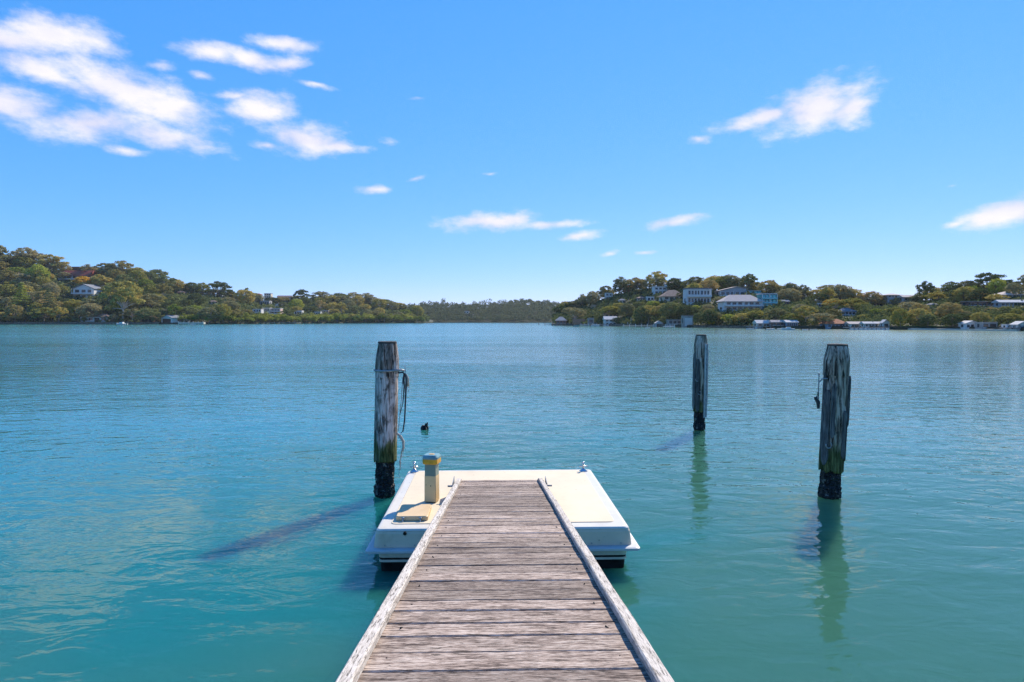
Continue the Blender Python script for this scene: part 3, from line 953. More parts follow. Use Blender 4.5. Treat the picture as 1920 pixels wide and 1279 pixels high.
put(RB, 'boathouse', 'the blue-doored boathouse', 'white boathouse with gable and blue door at the far end of the beach', (1908, 1932, 603, 619), 'white', 'rwhite', roof='gable', wins=1, door='blue', cat='boathouse')
put(RB, 'boat_shed', 'the low white annex', 'low white annex joined beside the blue-doored boathouse', (1888, 1907, 608, 618), 'white', 'rwhite', roof='flat', wins=2, cat='boat shed')


# shoreline: walls, lawns, sand
def shore_strip(name, bank, x0, x1, t0, t1, z0, z1, m, step=8, out=0.0):
    mb, n = MB(), max(2, int((x1 - x0) / step))
    rings = []
    for i in range(n + 1):
        x = x0 + (x1 - x0) * i / n
        a, b = bank.point(x, t0), bank.point(x, t1)
        a.y -= out
        j = .12 * noise.noise(Vector((x * .7, 1, 5)))
        rings.append([(a.x, a.y, z0), (a.x, a.y + .05, z1 + j), (b.x, b.y, z1 + j), (b.x, b.y, z0)])
    mb.loft(rings)
    return mb.build(name, m)


tag(shore_strip('seawall', L, -40, 300, .0, .012, -.6, 1.65, HM['stone'], out=2), 'long dark stone seawall along the foot of the west shore', 'wall')
tag(shore_strip('seawall', RB, 1036, 1130, .0, .02, -.6, 1.05, HM['stone'], out=1), 'low stone seawall round the point of the east shore', 'wall')
tag(shore_strip('seawall', RB, 1132, 1248, .0, .02, -.6, 1.15, HM['stone'], out=1), 'dark stone seawall below the flagpole', 'wall')
tag(shore_strip('seawall', RB, 1300, 1420, .0, .02, -.6, .75, HM['stone'], out=1), 'rough stone seawall below the overhanging trees', 'wall')
tag(shore_strip('lawn_west', L, -40, 250, .013, .07, .3, 1.75, HM['grass']), kind='structure')
tag(shore_strip('lawn_east', RB, 1684, 1780, .02, .08, .3, 1.14, HM['lawn']), kind='structure')
tag(shore_strip('beach', RB, 1700, 1896, -.03, .02, -.4, .42, HM['sand'], out=2), kind='structure')


def water_dist(py):
    r = ray(960, py)
    return -CAM_H / r.z * r.y


def wharf(label, x0, x1, py, thick=.25, deckz=.9, posts=5, m='deck', deep=3.0, floats=0):
    D = water_dist(py)
    a, b = (x0 - 960) / FPX * D, (x1 - 960) / FPX * D
    root = empty('wharf', ((a + b) / 2, D, 0))
    tag(root, label, 'wharf')
    hw = (b - a) / 2
    MB().box(-hw, hw, 0, deep, deckz - thick, deckz).build('deck', HM[m], root)
    for i in range(posts):
        x = -hw + .3 + (2 * hw - .6) * i / max(1, posts - 1)
        MB().tube([(x, -.16, -1), (x, -.16, deckz + .75)], .15, 6).build('post', HM['deck'] if m == 'deck' else HM['white'], root)
    for i in range(floats):
        x = -hw + .9 + (2 * hw - 1.8) * i / max(1, floats - 1)
        MB().box(x - .5, x + .5, -.6, 0.4, -.2, .38).build('float', HM['white'], root, bevel=.08)
    return root


wharf('pale timber wharf with posts running out from the white gabled boathouse', 334, 382, 608.6, posts=6, m='cream', deckz=1.6, thick=1.1)
wharf('weathered low jetty half hidden along the mangrove edge', 486, 562, 607.4, posts=9, deckz=1.3)
wharf('dark timber jetty off the tip of the point', 1021, 1062, 610.4, posts=6)
wharf('small jetty with white rails by the terracotta shed', 1088, 1112, 611.2, posts=4, m='white', deckz=.6)
wharf('long low jetty in front of the two-storey boathouse', 1112, 1138, 611.9, posts=5)
wharf('pale floating pontoon near the flagpole', 1168, 1226, 613.2, posts=6, m='cream', deckz=.55)
wharf('short white landing right of the tiny blue-white shed', 1246, 1266, 614.8, posts=3, m='white', deckz=.6)
wharf('timber deck in front of the white and brown boathouse', 1404, 1446, 616.5, posts=6)
wharf('broad timber wharf on white floats under the long white boathouse', 1590, 1668, 618.5, posts=9, deckz=.75, floats=9)
wharf('dark jetty below the blue-doored boathouse', 1890, 1932, 620.8, posts=5)


def boat(label, x0, x1, py, cabin=True, hull='white', h=1.0, rz=0.0, name='motor_boat', cat='boat'):
    D = water_dist(py)
    xc = (x0 + x1) / 2
    Lh = (x1 - x0) / FPX * D
    root = empty(name, ((xc - 960) / FPX * D, D, 0), rz)
    tag(root, label, cat)
    rings = []
    for k in range(9):
        u = k / 8
        x = -Lh / 2 + Lh * u
        w = Lh * .17 * (1 if u < .55 else max(.03, 1 - ((u - .55) / .45) ** 2))
        zt = Lh * .10 * h * (1 + .5 * u * u)
        rings.append([(x, 0, -.25), (x, -w * .8, -.05), (x, -w, zt), (x, -w * .86, zt + .03), (x, w * .86, zt + .03), (x, w, zt), (x, w * .8, -.05)])
    MB().loft(rings).build('hull', HM[hull], root, smooth=False)
    zt = Lh * .10 * h
    if cabin:
        w = Lh * .12
        MB().loft([[(-Lh * .2, -w, zt), (-Lh * .2, w, zt), (Lh * .22, w * .8, zt), (Lh * .22, -w * .8, zt)],
                   [(-Lh * .18, -w * .9, zt + Lh * .13), (-Lh * .18, w * .9, zt + Lh * .13), (Lh * .10, w * .7, zt + Lh * .13), (Lh * .10, -w * .7, zt + Lh * .13)]]).build('cabin', HM['white'], root)
        MB().box(-Lh * .12, Lh * .08, -w * 1.0, -w * .9, zt + Lh * .05, zt + Lh * .10).build('window', GLASS, root)
    else:
        for u in (-.2, .05):
            MB().box(Lh * u - .15, Lh * u + .15, -Lh * .13, Lh * .13, zt + .031, zt + .09).build('seat', HM['cream'], root)
    MB().box(-Lh * .54, -Lh * .5 - .004, -.2, .2, 0, zt + .35).build('outboard', HM['door'], root)
    return root


boat('white runabout moored below the long white cottage', 217, 239, 609.0, rz=R(170))
boat('small white dinghy beside the pale timber wharf', 357, 367, 609.0, cabin=False, name='dinghy')
boat('bright blue dinghy below the terracotta shed', 1075, 1086, 612.4, cabin=False, hull='teal', h=1.8, name='dinghy')
boat('white canopy boat moored between grey shed and two-storey boathouse', 1108, 1124, 612.0, h=1.6)
boat('small white dinghy off the dark stone seawall right of the flagpole', 1209, 1219, 615.2, cabin=False, name='dinghy')
boat('white dinghy left of the white and brown boathouse', 1399, 1414, 617.9, cabin=False, name='dinghy', rz=R(165))
boat('flat white punt in front of the white and brown boathouse', 1436, 1453, 618.2, cabin=False, name='dinghy')
boat('small white tender tucked behind the motor boat', 1456, 1471, 617.8, cabin=False, name='dinghy')
boat('white cabin motor boat moored at the blue-panelled shed', 1466, 1489, 618.9, h=1.2, rz=R(172))
boat('pale dinghy right of the cabin motor boat', 1503, 1517, 619.2, cabin=False, name='dinghy')
boat('cream dinghy nearest the red-roofed boathouse', 1517, 1532, 619.3, cabin=False, hull='cream', name='dinghy')


def pole(name, label, px, py0, py1, rad, m, cat, D=None):
    D = D or water_dist(py1)
    b = at(px, py1, D)
    o = MB().tube([(0, 0, -1), (0, 0, at(px, py0, D).z - b.z)], [rad, rad * .7], 8).build(name, m)
    o.location = b
    return tag(o, label, cat)


pole('flagpole', 'tall white flagpole on the east seawall', 1183, 595, 611, .12, HM['white'], 'flagpole', RB.dist(1183, .01))
pole('channel_marker', 'thin channel marker post far out on the water before the wooded hills', 924.5, 602.5, 606.6, .28, HM['door'], 'marker')
pole('channel_marker', 'thin marker post off the dark timber jetty', 1010, 604, 609.5, .16, HM['door'], 'marker')
pole('white_post', 'short white post under the trees left of the flagpole', 1166, 604, 611, .16, HM['white'], 'post', RB.dist(1166, .012))
pole('white_post', 'short white post between two-storey boathouse and flagpole', 1177, 604, 611, .16, HM['white'], 'post', RB.dist(1177, .012))

# ------------------------------------------------------------------ trees placed by eye
rt = random.Random(11)


def seen_tree(bank, kind, leaf, px, top, width, label, t=None, foot=None, pale=False, group=None, cat='tree'):
    if t is None:
        t = bank.find(px, foot) if foot else 0.93
    b = bank.point(px, t)
    D = b.y
    h = at(px, top, D).z - b.z
    w = width / FPX * D
    return tree(kind, leaf, b, w, max(h, w * .5), label, group, rt, pale, cat=cat)


G = 'skyline trees of the west shore'
for (kind, leaf, px, top, w, lab) in (
        ('gum', 'grey', -14, 446, 60, 'tall gum at the frame edge, only its outer branches showing against the sky'),
        ('gum', 'grey', 52, 462, 58, 'spreading umbrella gum, tallest on the west skyline'),
        ('round', 'olive', 14, 474, 52, 'olive skyline tree beside the orange-roofed house'),
        ('gum', 'olive', 98, 475, 54, 'broad gum sloping down towards the dark flat-roofed house'),
        ('round', 'brown', 118, 488, 36, 'brown-olive skyline tree left of the dark flat-roofed house'),
        ('gum', 'grey', 168, 494, 30, 'small flat-topped gum behind the dark flat-roofed house'),
        ('gum', 'grey', 201, 491, 40, 'grey gum on the skyline right of the dark flat-roofed house'),
        ('gum', 'brown', 231, 487, 48, 'tall wispy gum crowning the slope above the white-trunked gum'),
        ('round', 'olive', 258, 499, 44, 'rounded olive tree stepping down the west skyline'),
        ('gum', 'dark', 298, 503, 44, 'dark narrow gum rising above the white gabled boathouse'),
        ('round', 'olive', 330, 521, 40, 'olive tree where the west skyline drops'),
        ('round', 'dark', 361, 527, 36, 'dark round crown left of the lone umbrella gum'),
        ('gum', 'dark', 412, 526, 56, 'lone dark umbrella gum on the mid skyline'),
        ('palm', 'dark', 452, 540, 14, 'feathery palm on the skyline left of the hillside cluster'),
        ('palm', 'dark', 463, 536, 13, 'taller slender palm beside the feathery one'),
        ('gum', 'dark', 566, 541, 32, 'wispy gum standing up beside the long ridge house'),
        ('gum', 'grey', 602, 545, 44, 'grey gum right of the wispy one by the long ridge house'),
        ('round', 'dark', 636, 549, 42, 'dark crown on the wooded spur'),
        ('gum', 'grey', 664, 547, 40, 'last tall gum where the wooded spur begins to fall'),
        ('round', 'grey', 694, 556, 40, 'grey crown on the falling end of the spur'),
        ('round', 'dark', 722, 565, 38, 'dark crown low on the falling spur'),
        ('round', 'grey', 750, 573, 32, 'small crown near the tip of the spur'),
        ('round', 'dark', 774, 577, 28, 'last small crown at the tip of the spur')):
    seen_tree(L, kind, leaf, px, top, w, lab, t=.93 if px > -5 else .8, group=G)
G = 'skyline trees of the east shore'
for (kind, leaf, px, top, w, lab) in (
        ('round', 'olive', 1060, 563, 30, 'low olive crown where the east hill meets the far hills'),
        ('gum', 'grey', 1092, 550, 20, 'slim gum poking above the small pale-roofed house'),
        ('round', 'grey', 1112, 544, 32, 'grey crown halfway up the east skyline'),
        ('gum', 'grey', 1135, 534, 34, 'ragged gum above the white lookout house'),
        ('gum', 'grey', 1163, 517, 32, 'open umbrella gum left of the red-tiled house'),
        ('gum', 'brown', 1193, 519, 44, 'wide wispy gum right above the red-tiled house'),
        ('gum', 'olive', 1232, 507, 46, 'tallest domed gum of the east skyline by the double-hipped house'),
        ('round', 'dark', 1264, 519, 36, 'dark crown behind the double-hipped house'),
        ('gum', 'grey', 1304, 517, 44, 'ragged gum above the two-level glass house'),
        ('round', 'olive', 1340, 515, 54, 'broad olive crown between glass house and grey skillion house'),
        ('round', 'grey', 1366, 513, 46, 'big rounded crown right behind the grey skillion house'),
        ('gum', 'dark', 1403, 511, 38, 'thin see-through gum above the turquoise pavilion'),
        ('round', 'brown', 1440, 523, 46, 'brown crown behind the teal glass house'),
        ('round', 'grey', 1477, 533, 38, 'grey crown right of the teal glass house'),
        ('gum', 'grey', 1504, 532, 30, 'small ragged gum left of the yellow wattles'),
        ('gum', 'grey', 1551, 532, 52, 'broad gum on the skyline above the yellow wattles'),
        ('round', 'olive', 1592, 539, 52, 'olive crown above the grey-roofed villa'),
        ('round', 'brown', 1632, 545, 46, 'brown crown left of the ridge bungalow'),
        ('round', 'olive', 1748, 536, 40, 'olive crown right of the flat ridge house'),
        ('gum', 'dark', 1735, 525, 38, 'dark windblown gum over the flat ridge house'),
        ('gum', 'dark', 1785, 526, 42, 'dark gum between the windblown gum and the big fig'),
        ('round', 'grey', 1812, 524, 44, 'grey crown at the foot of the great umbrella gum'),
        ('gum', 'dark', 1850, 509, 62, 'great umbrella gum, tallest at the end of the east ridge'),
        ('gum', 'dark', 1893, 523, 36, 'open dark gum beside the great umbrella gum'),
        ('gum', 'grey', 1922, 512, 30, 'gum cut by the frame edge on the east ridge')):
    seen_tree(RB, kind, leaf, px, top, w, lab, t=.95, group=G)
for (bank, px, top, w, foot, lab) in (
        (L, 158, 516, 36, 541, 'golden yellow wattle in front of the red-roofed house'),
        (L, 434, 546, 22, 562, 'golden wattle left of the hillside cluster of houses'),
        (L, 431, 573, 22, 587, 'small yellow tree just above the mangroves'),
        (L, 408, 585, 14, 592, 'tiny orange-yellow bush at the mangrove edge'),
        (RB, 1555, 560, 28, 578, 'golden wattle left of its twin above the red-roofed boathouse'),
        (RB, 1592, 565, 26, 577, 'golden wattle right of its twin by the grey-roofed villa'),
        (RB, 1836, 547, 42, 567, 'large orange-yellow wattle above the long low house'),
        (RB, 1414, 535, 16, 546, 'small golden tree over the small teal house'),
        (RB, 1333, 599, 16, 610, 'small yellow bush at the water right of the concrete boathouse')):
    seen_tree(bank, 'round', 'wattle', px, top, w, lab, foot=foot, group='yellow wattles', cat='wattle')
seen_tree(L, 'gum', 'olive', 232, 522, 82, 'big gum with white forked trunk at the water beside the brick boat shed', foot=602, pale=True)
seen_tree(L, 'conifer', 'dark', 93, 538, 44, 'layered dark conifer left of the long white cottage', foot=601)
seen_tree(L, 'conifer', 'fresh', 42, 528, 50, 'tall layered conifer near the frame edge', foot=592)
seen_tree(L, 'round', 'fresh', 75, 494, 44, 'bright green round tree left of the small cream house', foot=535)
seen_tree(L, 'round', 'fresh', 37, 586, 26, 'small light green tree on the lawn by the seawall', foot=604)
seen_tree(L, 'round', 'dark', 66, 575, 36, 'dark low tree behind the seawall lawn', foot=603)
seen_tree(L, 'round', 'fresh', 188, 563, 30, 'fresh green tree above the long white cottage', foot=586)
seen_tree(L, 'round', 'fresh', 140, 570, 34, 'fresh green tree left above the long white cottage', foot=590)
seen_tree(RB, 'round', 'dark', 1330, 577, 34, 'dark glossy fig right of the concrete boathouse', foot=610)
seen_tree(RB, 'round', 'dark', 1308, 585, 22, 'small dark tree against the concrete boathouse', foot=611)
seen_tree(RB, 'round', 'dark', 1785, 586, 40, 'dark spreading tree left of the glass-doored boathouse', foot=614)
for i, (px, top, w) in enumerate(((352, 592, 34), (378, 590, 36), (404, 588, 38), (430, 589, 36), (455, 590, 36), (480, 591, 34), (505, 592, 34), (530, 593, 34), (551, 596, 24),
                                  (580, 592, 32), (606, 591, 34), (632, 591, 34), (658, 591, 34), (684, 592, 34), (710, 593, 34), (736, 595, 32), (760, 598, 30), (782, 601, 26))):
    pos = ['first of the near stand, by the pale wharf', 'second of the near stand from the pale wharf', 'third of the near stand from the pale wharf', 'fourth of the near stand from the pale wharf',
           'fifth of the near stand, below the hillside cluster', 'sixth of the near stand, below the stepped house', 'seventh of the near stand, below the pink villa', 'eighth of the near stand', 'last and smallest of the near stand',
           'first of the farther stand, past the orange bank', 'second of the farther stand', 'third of the farther stand', 'fourth of the farther stand', 'fifth of the farther stand', 'sixth of the farther stand',
           'third from the tip of the farther stand', 'second from the tip of the farther stand', 'at the very tip of the farther stand'][i]
    seen_tree(L, 'mangrove', 'mangrove', px, top, w * 1.25, 'low green mangrove, ' + pos, t=.02, group='mangroves along the west shore', cat='mangrove')

# ------------------------------------------------------------------ the rest of the bush, tree by tree
def covers(px, w, top, bot, D):
    for (a, b, c, d, kd) in KEEP:
        if D < kd and px - w / 2 * .8 < b and px + w / 2 * .8 > a and top < d and bot > c:
            return True
    return False


def free_label(bank, px, py, kind, leaf, h):
    best, bd = None, 1e9
    for (x, y, s, bk) in LANDMARKS:
        if bk is bank:
            d = math.hypot(px - x, (py - y) * 1.6)
            if d < bd:
                best, bd = (x, y, s), d
    dx, dy = px - best[0], py - best[1]
    rel = 'above' if dy < -abs(dx) * .6 else 'below' if dy > abs(dx) * .6 else 'right of' if dx > 0 else 'left of'
    col = {'olive': 'olive', 'grey': 'grey-green', 'dark': 'dark green', 'fresh': 'fresh green', 'brown': 'brownish'}[leaf]
    size = 'small' if h < .8 else 'tall' if h > 1.2 else 'mid-sized'
    far = '' if bd < 28 else ', a little way off' if bd < 60 else ', well away from it'
    return f"{size} {col} {'gum' if kind == 'gum' else 'bushy tree'} {rel} {best[2]}{far}"


used, made = {}, 0


def wood(bank, x0, x1, dx, rows_px, wpx, hpx, group, seed, y_of=None):
    global made
    rg = random.Random(seed)
    px = x0
    yy = bank.row(px, 1)
    k = 0
    while True:
        any_row = False
        px = x0 + (k % 2) * dx * .5
        while px < x1:
            x = px + rg.uniform(-.35, .35) * dx
            px += dx
            lo, hi = bank.row(x, .05), bank.row(x, .93)
            py = lo - k * rows_px + rg.uniform(-.35, .35) * rows_px
            if py < hi:
                continue
            any_row = True
            t = bank.find(x, py)
            h = rg.uniform(.7, 1.35)
            w, hh = wpx * rg.uniform(.75, 1.3), hpx * h
            b = bank.point(x, t)
            if covers(x, w, py - hh, py, b.y):
                w, hh, h = w * .6, hh * .5, h * .5
                if covers(x, w, py - hh, py, b.y):
                    continue
            kind = 'gum' if rg.random() < .42 else 'round'
            leaf = rg.choices(['olive', 'grey', 'dark', 'fresh', 'brown'], [30, 28, 22, 8, 12])[0]
            lab = free_label(bank, x, py - hh / 2, kind, leaf, h)
            tree(kind, leaf, b, w / FPX * b.y * 1.15, hh / FPX * b.y, lab, group, rg, pale=rg.random() < .4)
            made += 1
        k += 1
        if not any_row or k > 14:
            break


wood(L, -30, 560, 30, 13.5, 34, 30, 'bushland trees of the west shore', 21)
wood(L, 560, 790, 24, 9, 26, 20, 'bushland trees of the west shore', 22)
wood(RB, 1048, 1950, 29, 13, 38, 30, 'bushland trees of the east shore', 23)
print('wood trees', made)


def ridge_row(bank, sky_tab, x0, x1, dx, group, seed, hpx, low):
    rg = random.Random(seed)
    x = x0
    while x < x1:
        xx = x + rg.uniform(-.3, .3) * dx
        x += dx
        top = lerp_table(sky_tab, xx) + rg.uniform(*low)
        b = bank.point(xx, 1.0)
        h = at(xx, top, b.y).z - b.z
        if h < 1:
            continue
        w = dx * rg.uniform(1.3, 1.8)
        leaf = rg.choice(['olive', 'grey', 'grey', 'dark', 'brown'])
        near = min((abs(xx - l[0]) + abs(top - l[1]) * .5, l[2]) for l in LANDMARKS if l[3] is bank)[1]
        col = {'olive': 'olive', 'grey': 'grey-green', 'dark': 'dark green', 'brown': 'brownish'}[leaf]
        tree('round', leaf, b, w / FPX * b.y, h, f"{col} rounded tree filling the crest behind {near}", group, rg)


ridge_row(L, SKY_L, -10, 690, 27, 'crest trees of the west shore', 51, 24, (3, 11))
ridge_row(RB, SKY_R, 1046, 1935, 22, 'crest trees of the east shore', 52, 26, (1, 9))


def tell_apart():
    by = {}
    for o in COL.objects:
        if o.type == 'EMPTY' and 'label' in o and o.get('category') in ('tree', 'wattle'):
            by.setdefault(o['label'], []).append(o)
    for lab, os_ in by.items():
        if len(os_) > 1:
            os_.sort(key=lambda o: o.location.x / o.location.y)
            words_ = ['left one', 'right one'] if len(os_) == 2 else ['leftmost', 'middle one', 'rightmost'] if len(os_) == 3 else ['leftmost', 'second from left', 'second from right', 'rightmost'] if len(os_) == 4 else None
            if words_:
                for o, w_ in zip(os_, words_):
                    o['label'] = lab.replace(', well away from it', ', far off').replace(', a little way off', ', set back') + ', ' + w_


tell_apart()


# undergrowth on both slopes and the far wood: nobody could count these
def undergrowth(name, label, bank, x0, x1, n, size, leaf, seed, tmin=.03, tmax=1.0, hgt=3.0):
    rg, mb = random.Random(seed), MB()
    for _ in range(n):
        x, t = rg.uniform(x0, x1), rg.uniform(tmin, tmax)
        p = bank.point(x, t)
        hpx = hgt / p.y * FPX
        py = row(p.z, p.y)
        if covers(x, hpx * .9, py - hpx * .6, py, p.y):
            continue
        s = size * p.y / 250
        cards(mb, (p.x, p.y, p.z + hgt * .25 * rg.random()), (hgt * .7 * rg.uniform(.6, 1.4), hgt * .7, hgt * .55), 12, s, rg)
    o = mb.build(name, LEAF[leaf])
    return tag(o, label, 'undergrowth', kind='stuff')


undergrowth('undergrowth', 'dense olive undergrowth between the trees of the west shore', L, -40, 800, 3600, .65, 'dark', 31, hgt=6.0)
undergrowth('undergrowth', 'dense dark undergrowth between the trees of the east shore', RB, 1040, 1960, 4600, .6, 'dark', 32, hgt=2.8)

rg, mb = random.Random(41), MB()
for k in range(17):
    x = 680.0
    while x < 1140:
        xx = x + rg.uniform(-4, 4)
        x += 8.5
        t = min(1.0, max(.001, k / 16.2 + rg.uniform(-.02, .02)))
        p = far_bank.point(xx, t)
        w = rg.uniform(8, 13) / FPX * p.y
        h = rg.uniform(7, 12) / FPX * p.y * (1.5 if k == 16 and rg.random() < .35 else 1)
        if covers(xx, 10, row(p.z, p.y) - 8, row(p.z, p.y), p.y):
            continue
        for q in range(5):
            cards(mb, (p.x + rg.uniform(-.3, .3) * w, p.y + rg.uniform(-.3, .3) * w, p.z + h * rg.uniform(.35, .85)), (w * .36, w * .36, h * .28), 20, w * .115, rg)
tag(mb.build('far_wood', LEAF['far']), 'distant grey-green wood covering the hills at the head of the river', 'wood', kind='stuff')

# ------------------------------------------------------------------ mooring piles
def pile_mat(name, seed, dark):
    m, t, b = new_mat(name)
    c0 = coords(t, (14, 14, 1.6), rnd=False)
    g = noise_tex(t, c0, 1.6, 8, 0.7, 0.6)
    f2 = noise_tex(t, coords(t, (60, 60, 5), rnd=False), 1.0, 5, 0.65)
    pc = coords(t, (3.4, 3.4, 1.7), rnd=False)
    pc.inputs['Location'].default_value = (seed, seed * .7, seed * .3)
    patch = noise_tex(t, pc, 1.0, 7, 0.62, 0.5)
    wood_ = ramp(t, [(0.34, (0.018, 0.013, 0.011)), (0.48, (0.16, 0.115, 0.09)), (0.60, (0.38, 0.31, 0.27))] if not dark else
                 [(0.34, (0.012, 0.012, 0.012)), (0.45, (0.18, 0.14, 0.105)), (0.58, (0.48, 0.39, 0.31))])
    t.links.new(g.outputs['Fac'], wood_.inputs[0])
    pale = mixc(t, mrange(t, f2.outputs['Fac'], 0.42, 0.62), (0.66, 0.56, 0.52) if not dark else (0.64, 0.53, 0.45), (0.34, 0.27, 0.24))
    col = mixc(t, mrange(t, patch.outputs['Fac'], 0.46 if not dark else 0.50, 0.54 if not dark else .58), wood_.outputs[0], pale)
    tcn = N(t, 'ShaderNodeTexCoord')
    sp = N(t, 'ShaderNodeSeparateXYZ')
    t.links.new(tcn.outputs['Object'], sp.inputs[0])
    zz = N(t, 'ShaderNodeMath', operation='MULTIPLY_ADD', inp={1: 0.55})
    t.links.new(patch.outputs['Fac'], zz.inputs[0])
    t.links.new(sp.outputs['Z'], zz.inputs[2])
    green = mixc(t, mrange(t, g.outputs['Fac'], 0.4, 0.6), (0.035, 0.055, 0.012), (0.13, 0.14, 0.03))
    ckn = noise_tex(t, coords(t, (26, 26, 2.4), rnd=False), 1.0, 6, 0.68, 0.5)
    crk = mrange(t, ckn.outputs['Fac'], 0.37, 0.47, 0.10, 1.0)
    cms = N(t, 'ShaderNodeVectorMath', operation='SCALE')
    t.links.new(col, cms.inputs[0])
    t.links.new(crk, cms.inputs['Scale'])
    col = cms.outputs[0]
    col = mixc(t, mrange(t, zz.outputs[0], 1.20 if not dark else 1.05, 1.02 if not dark else .9, 0, .85), col, green)
    t.links.new(col, b.inputs['Base Color'])
    b.inputs['Roughness'].default_value = 0.9
    b.inputs['Specular IOR Level'].default_value = 0.2
    h = N(t, 'ShaderNodeMath', operation='ADD')
    t.links.new(g.outputs['Fac'], h.inputs[0])
    t.links.new(crk, h.inputs[1])
    bump(t, b, h.outputs[0], 0.9, 0.02)
    return m


def mussel_mat():
    m, t, b = new_mat('mussel_crust')
    v = N(t, 'ShaderNodeTexVoronoi', inp={'Scale': 38.0})
    t.links.new(coords(t, rnd=False).outputs[0], v.inputs['Vector'])
    n = noise_tex(t, coords(t, rnd=False), 14, 4, .6)
    base = mixc(t, mrange(t, n.outputs['Fac'], .45, .7), (0.006, 0.007, 0.009), (0.035, 0.034, 0.030))
    shell = mixc(t, mrange(t, n.outputs['Fac'], .60, .68), base, (0.30, 0.28, 0.24))
    t.links.new(shell, b.inputs['Base Color'])
    b.inputs['Roughness'].default_value = 0.55
    bump(t, b, v.outputs['Distance'], 1.0, 0.03)
    return m


M_MUSSEL = mussel_mat()
M_ROPE = plain('frayed_rope', (0.42, 0.38, 0.32), .95, var=.3, scale=60)
M_DROPE = plain('dark_rope', (0.06, 0.065, 0.07), .9, var=.3, scale=60)
M_OLDSTRIP = wood_mat('grey_batten', [(0.34, (0.02, 0.02, 0.02)), (0.46, (0.07, 0.07, 0.07)), (0.56, (0.17, 0.17, 0.165)), (0.7, (0.28, 0.275, 0.27))], along=(45, 45, 2), fine=(160, 160, 7), bs=.7)


def round_shaft(zs, rad_of, seed, seg=72, rough=1.0):
    rings = []
    for z in zs:
        ring = []
        for i in range(seg):
            a = 2 * math.pi * i / seg
            c = Vector((math.cos(a), math.sin(a), 0))
            p = c * 2.2 + Vector((seed, seed, z * .35))
            q = c * 9 + Vector((seed, seed, z * 1.1))
            k = 1 + rough * (.035 * noise.noise(p) + .045 * noise.noise(q) - .05 * max(0, noise.noise(c * 15 + Vector((seed * 3, 0, z * .7))) - .15))
            ring.append(c * rad_of(z, a) * k + Vector((0, 0, z)))
        rings.append(ring)
    return rings


def zline(a, b, n):
    return [a + (b - a) * i / n for i in range(n + 1)]


def pile(label, base, top, r, seed, m, skirt, head):
    """a timber pile: sharpened head, weathered shaft with a ragged lower edge, mussel-covered foot"""
    root = empty('mooring_pile', base)
    tag(root, label, 'pile', 'mooring piles')
    H_ = top.z
    lean = Vector(((top.x - base.x) / H_, 0, 0))

    def lean_rings(rings):
        return [[p + lean * p.z for p in ring] for ring in rings]

    rings = round_shaft(zline(skirt, H_ - head, 70), lambda z, a: r * (1 - .012 * z), seed)
    for i in range(len(rings[0])):               # the ragged lower edge
        a = 2 * math.pi * i / len(rings[0])
        rings[0][i].z += .05 * noise.noise(Vector((math.cos(a) * 5, math.sin(a) * 5, seed)))
    MB().loft(lean_rings(rings)).build('shaft', m, root, smooth=True)
    hr = round_shaft(zline(H_ - head + .002, H_, 20), lambda z, a: r * (1.03 - .22 * max(0, (z - (H_ - head * .55)) / (head * .55)) ** 1.2), seed + 4, rough=1.2)
    for i in range(len(hr[0])):
        a = 2 * math.pi * i / len(hr[0])
        hr[0][i].z -= .03 + .03 * noise.noise(Vector((math.cos(a) * 6, math.sin(a) * 6, seed + 9)))
    MB().loft(lean_rings(hr)).build('head', m, root, smooth=False)
    cap = round_shaft([H_ + .003, H_ + .022, H_ + .03], lambda z, a: r * (.82 if z < H_ + .025 else .76), seed + 2, rough=.3)
    MB().loft(lean_rings(cap)).build('cap', M_BEAM, root)
    fr = round_shaft(zline(-1.2, skirt + .03, 60), lambda z, a: r * (.80 + .17 * noise.noise(Vector((math.cos(a) * 4, math.sin(a) * 4, z * 7 + seed))) + .10 * noise.noise(Vector((math.cos(a) * 12, math.sin(a) * 12, z * 22))) + (.10 if .02 < z < .16 else 0)), seed, rough=.6)
    MB().loft(lean_rings(fr)).build('mussel_foot', M_MUSSEL, root, smooth=False)
    return root, lean


PL, leanL = pile('pale weathered mooring pile with rope and iron band, beside the pontoon', Vector((-1.895, 9.44, 0)), Vector((-1.84, 9.44, 2.27)), .168, 1.7, pile_mat('pile_wood_pale', 2.1, False), .54, .46)
PR, leanR = pile('dark split mooring pile with battens and hook, standing nearest the frame edge', Vector((4.69, 9.383, 0)), Vector((4.775, 9.383, 2.235)), .168, 5.2, pile_mat('pile_wood_dark', 7.3, True), .40, .40)
PM, leanM = pile('thin far mooring pile with a white metal channel down its face', Vector((4.476, 15.228, 0)), Vector((4.50, 15.228, 2.25)), .150, 9.4, pile_mat('pile_wood_grey', 4.4, True), .45, .42)


def torus(c, r, rad, n=28, sx=1.0):
    pts = [(c[0] + r * sx * math.cos(2 * math.pi * k / n), c[1] + r * math.sin(2 * math.pi * k / n), c[2]) for k in range(n + 1)]
    return MB().tube(pts, rad, 6)


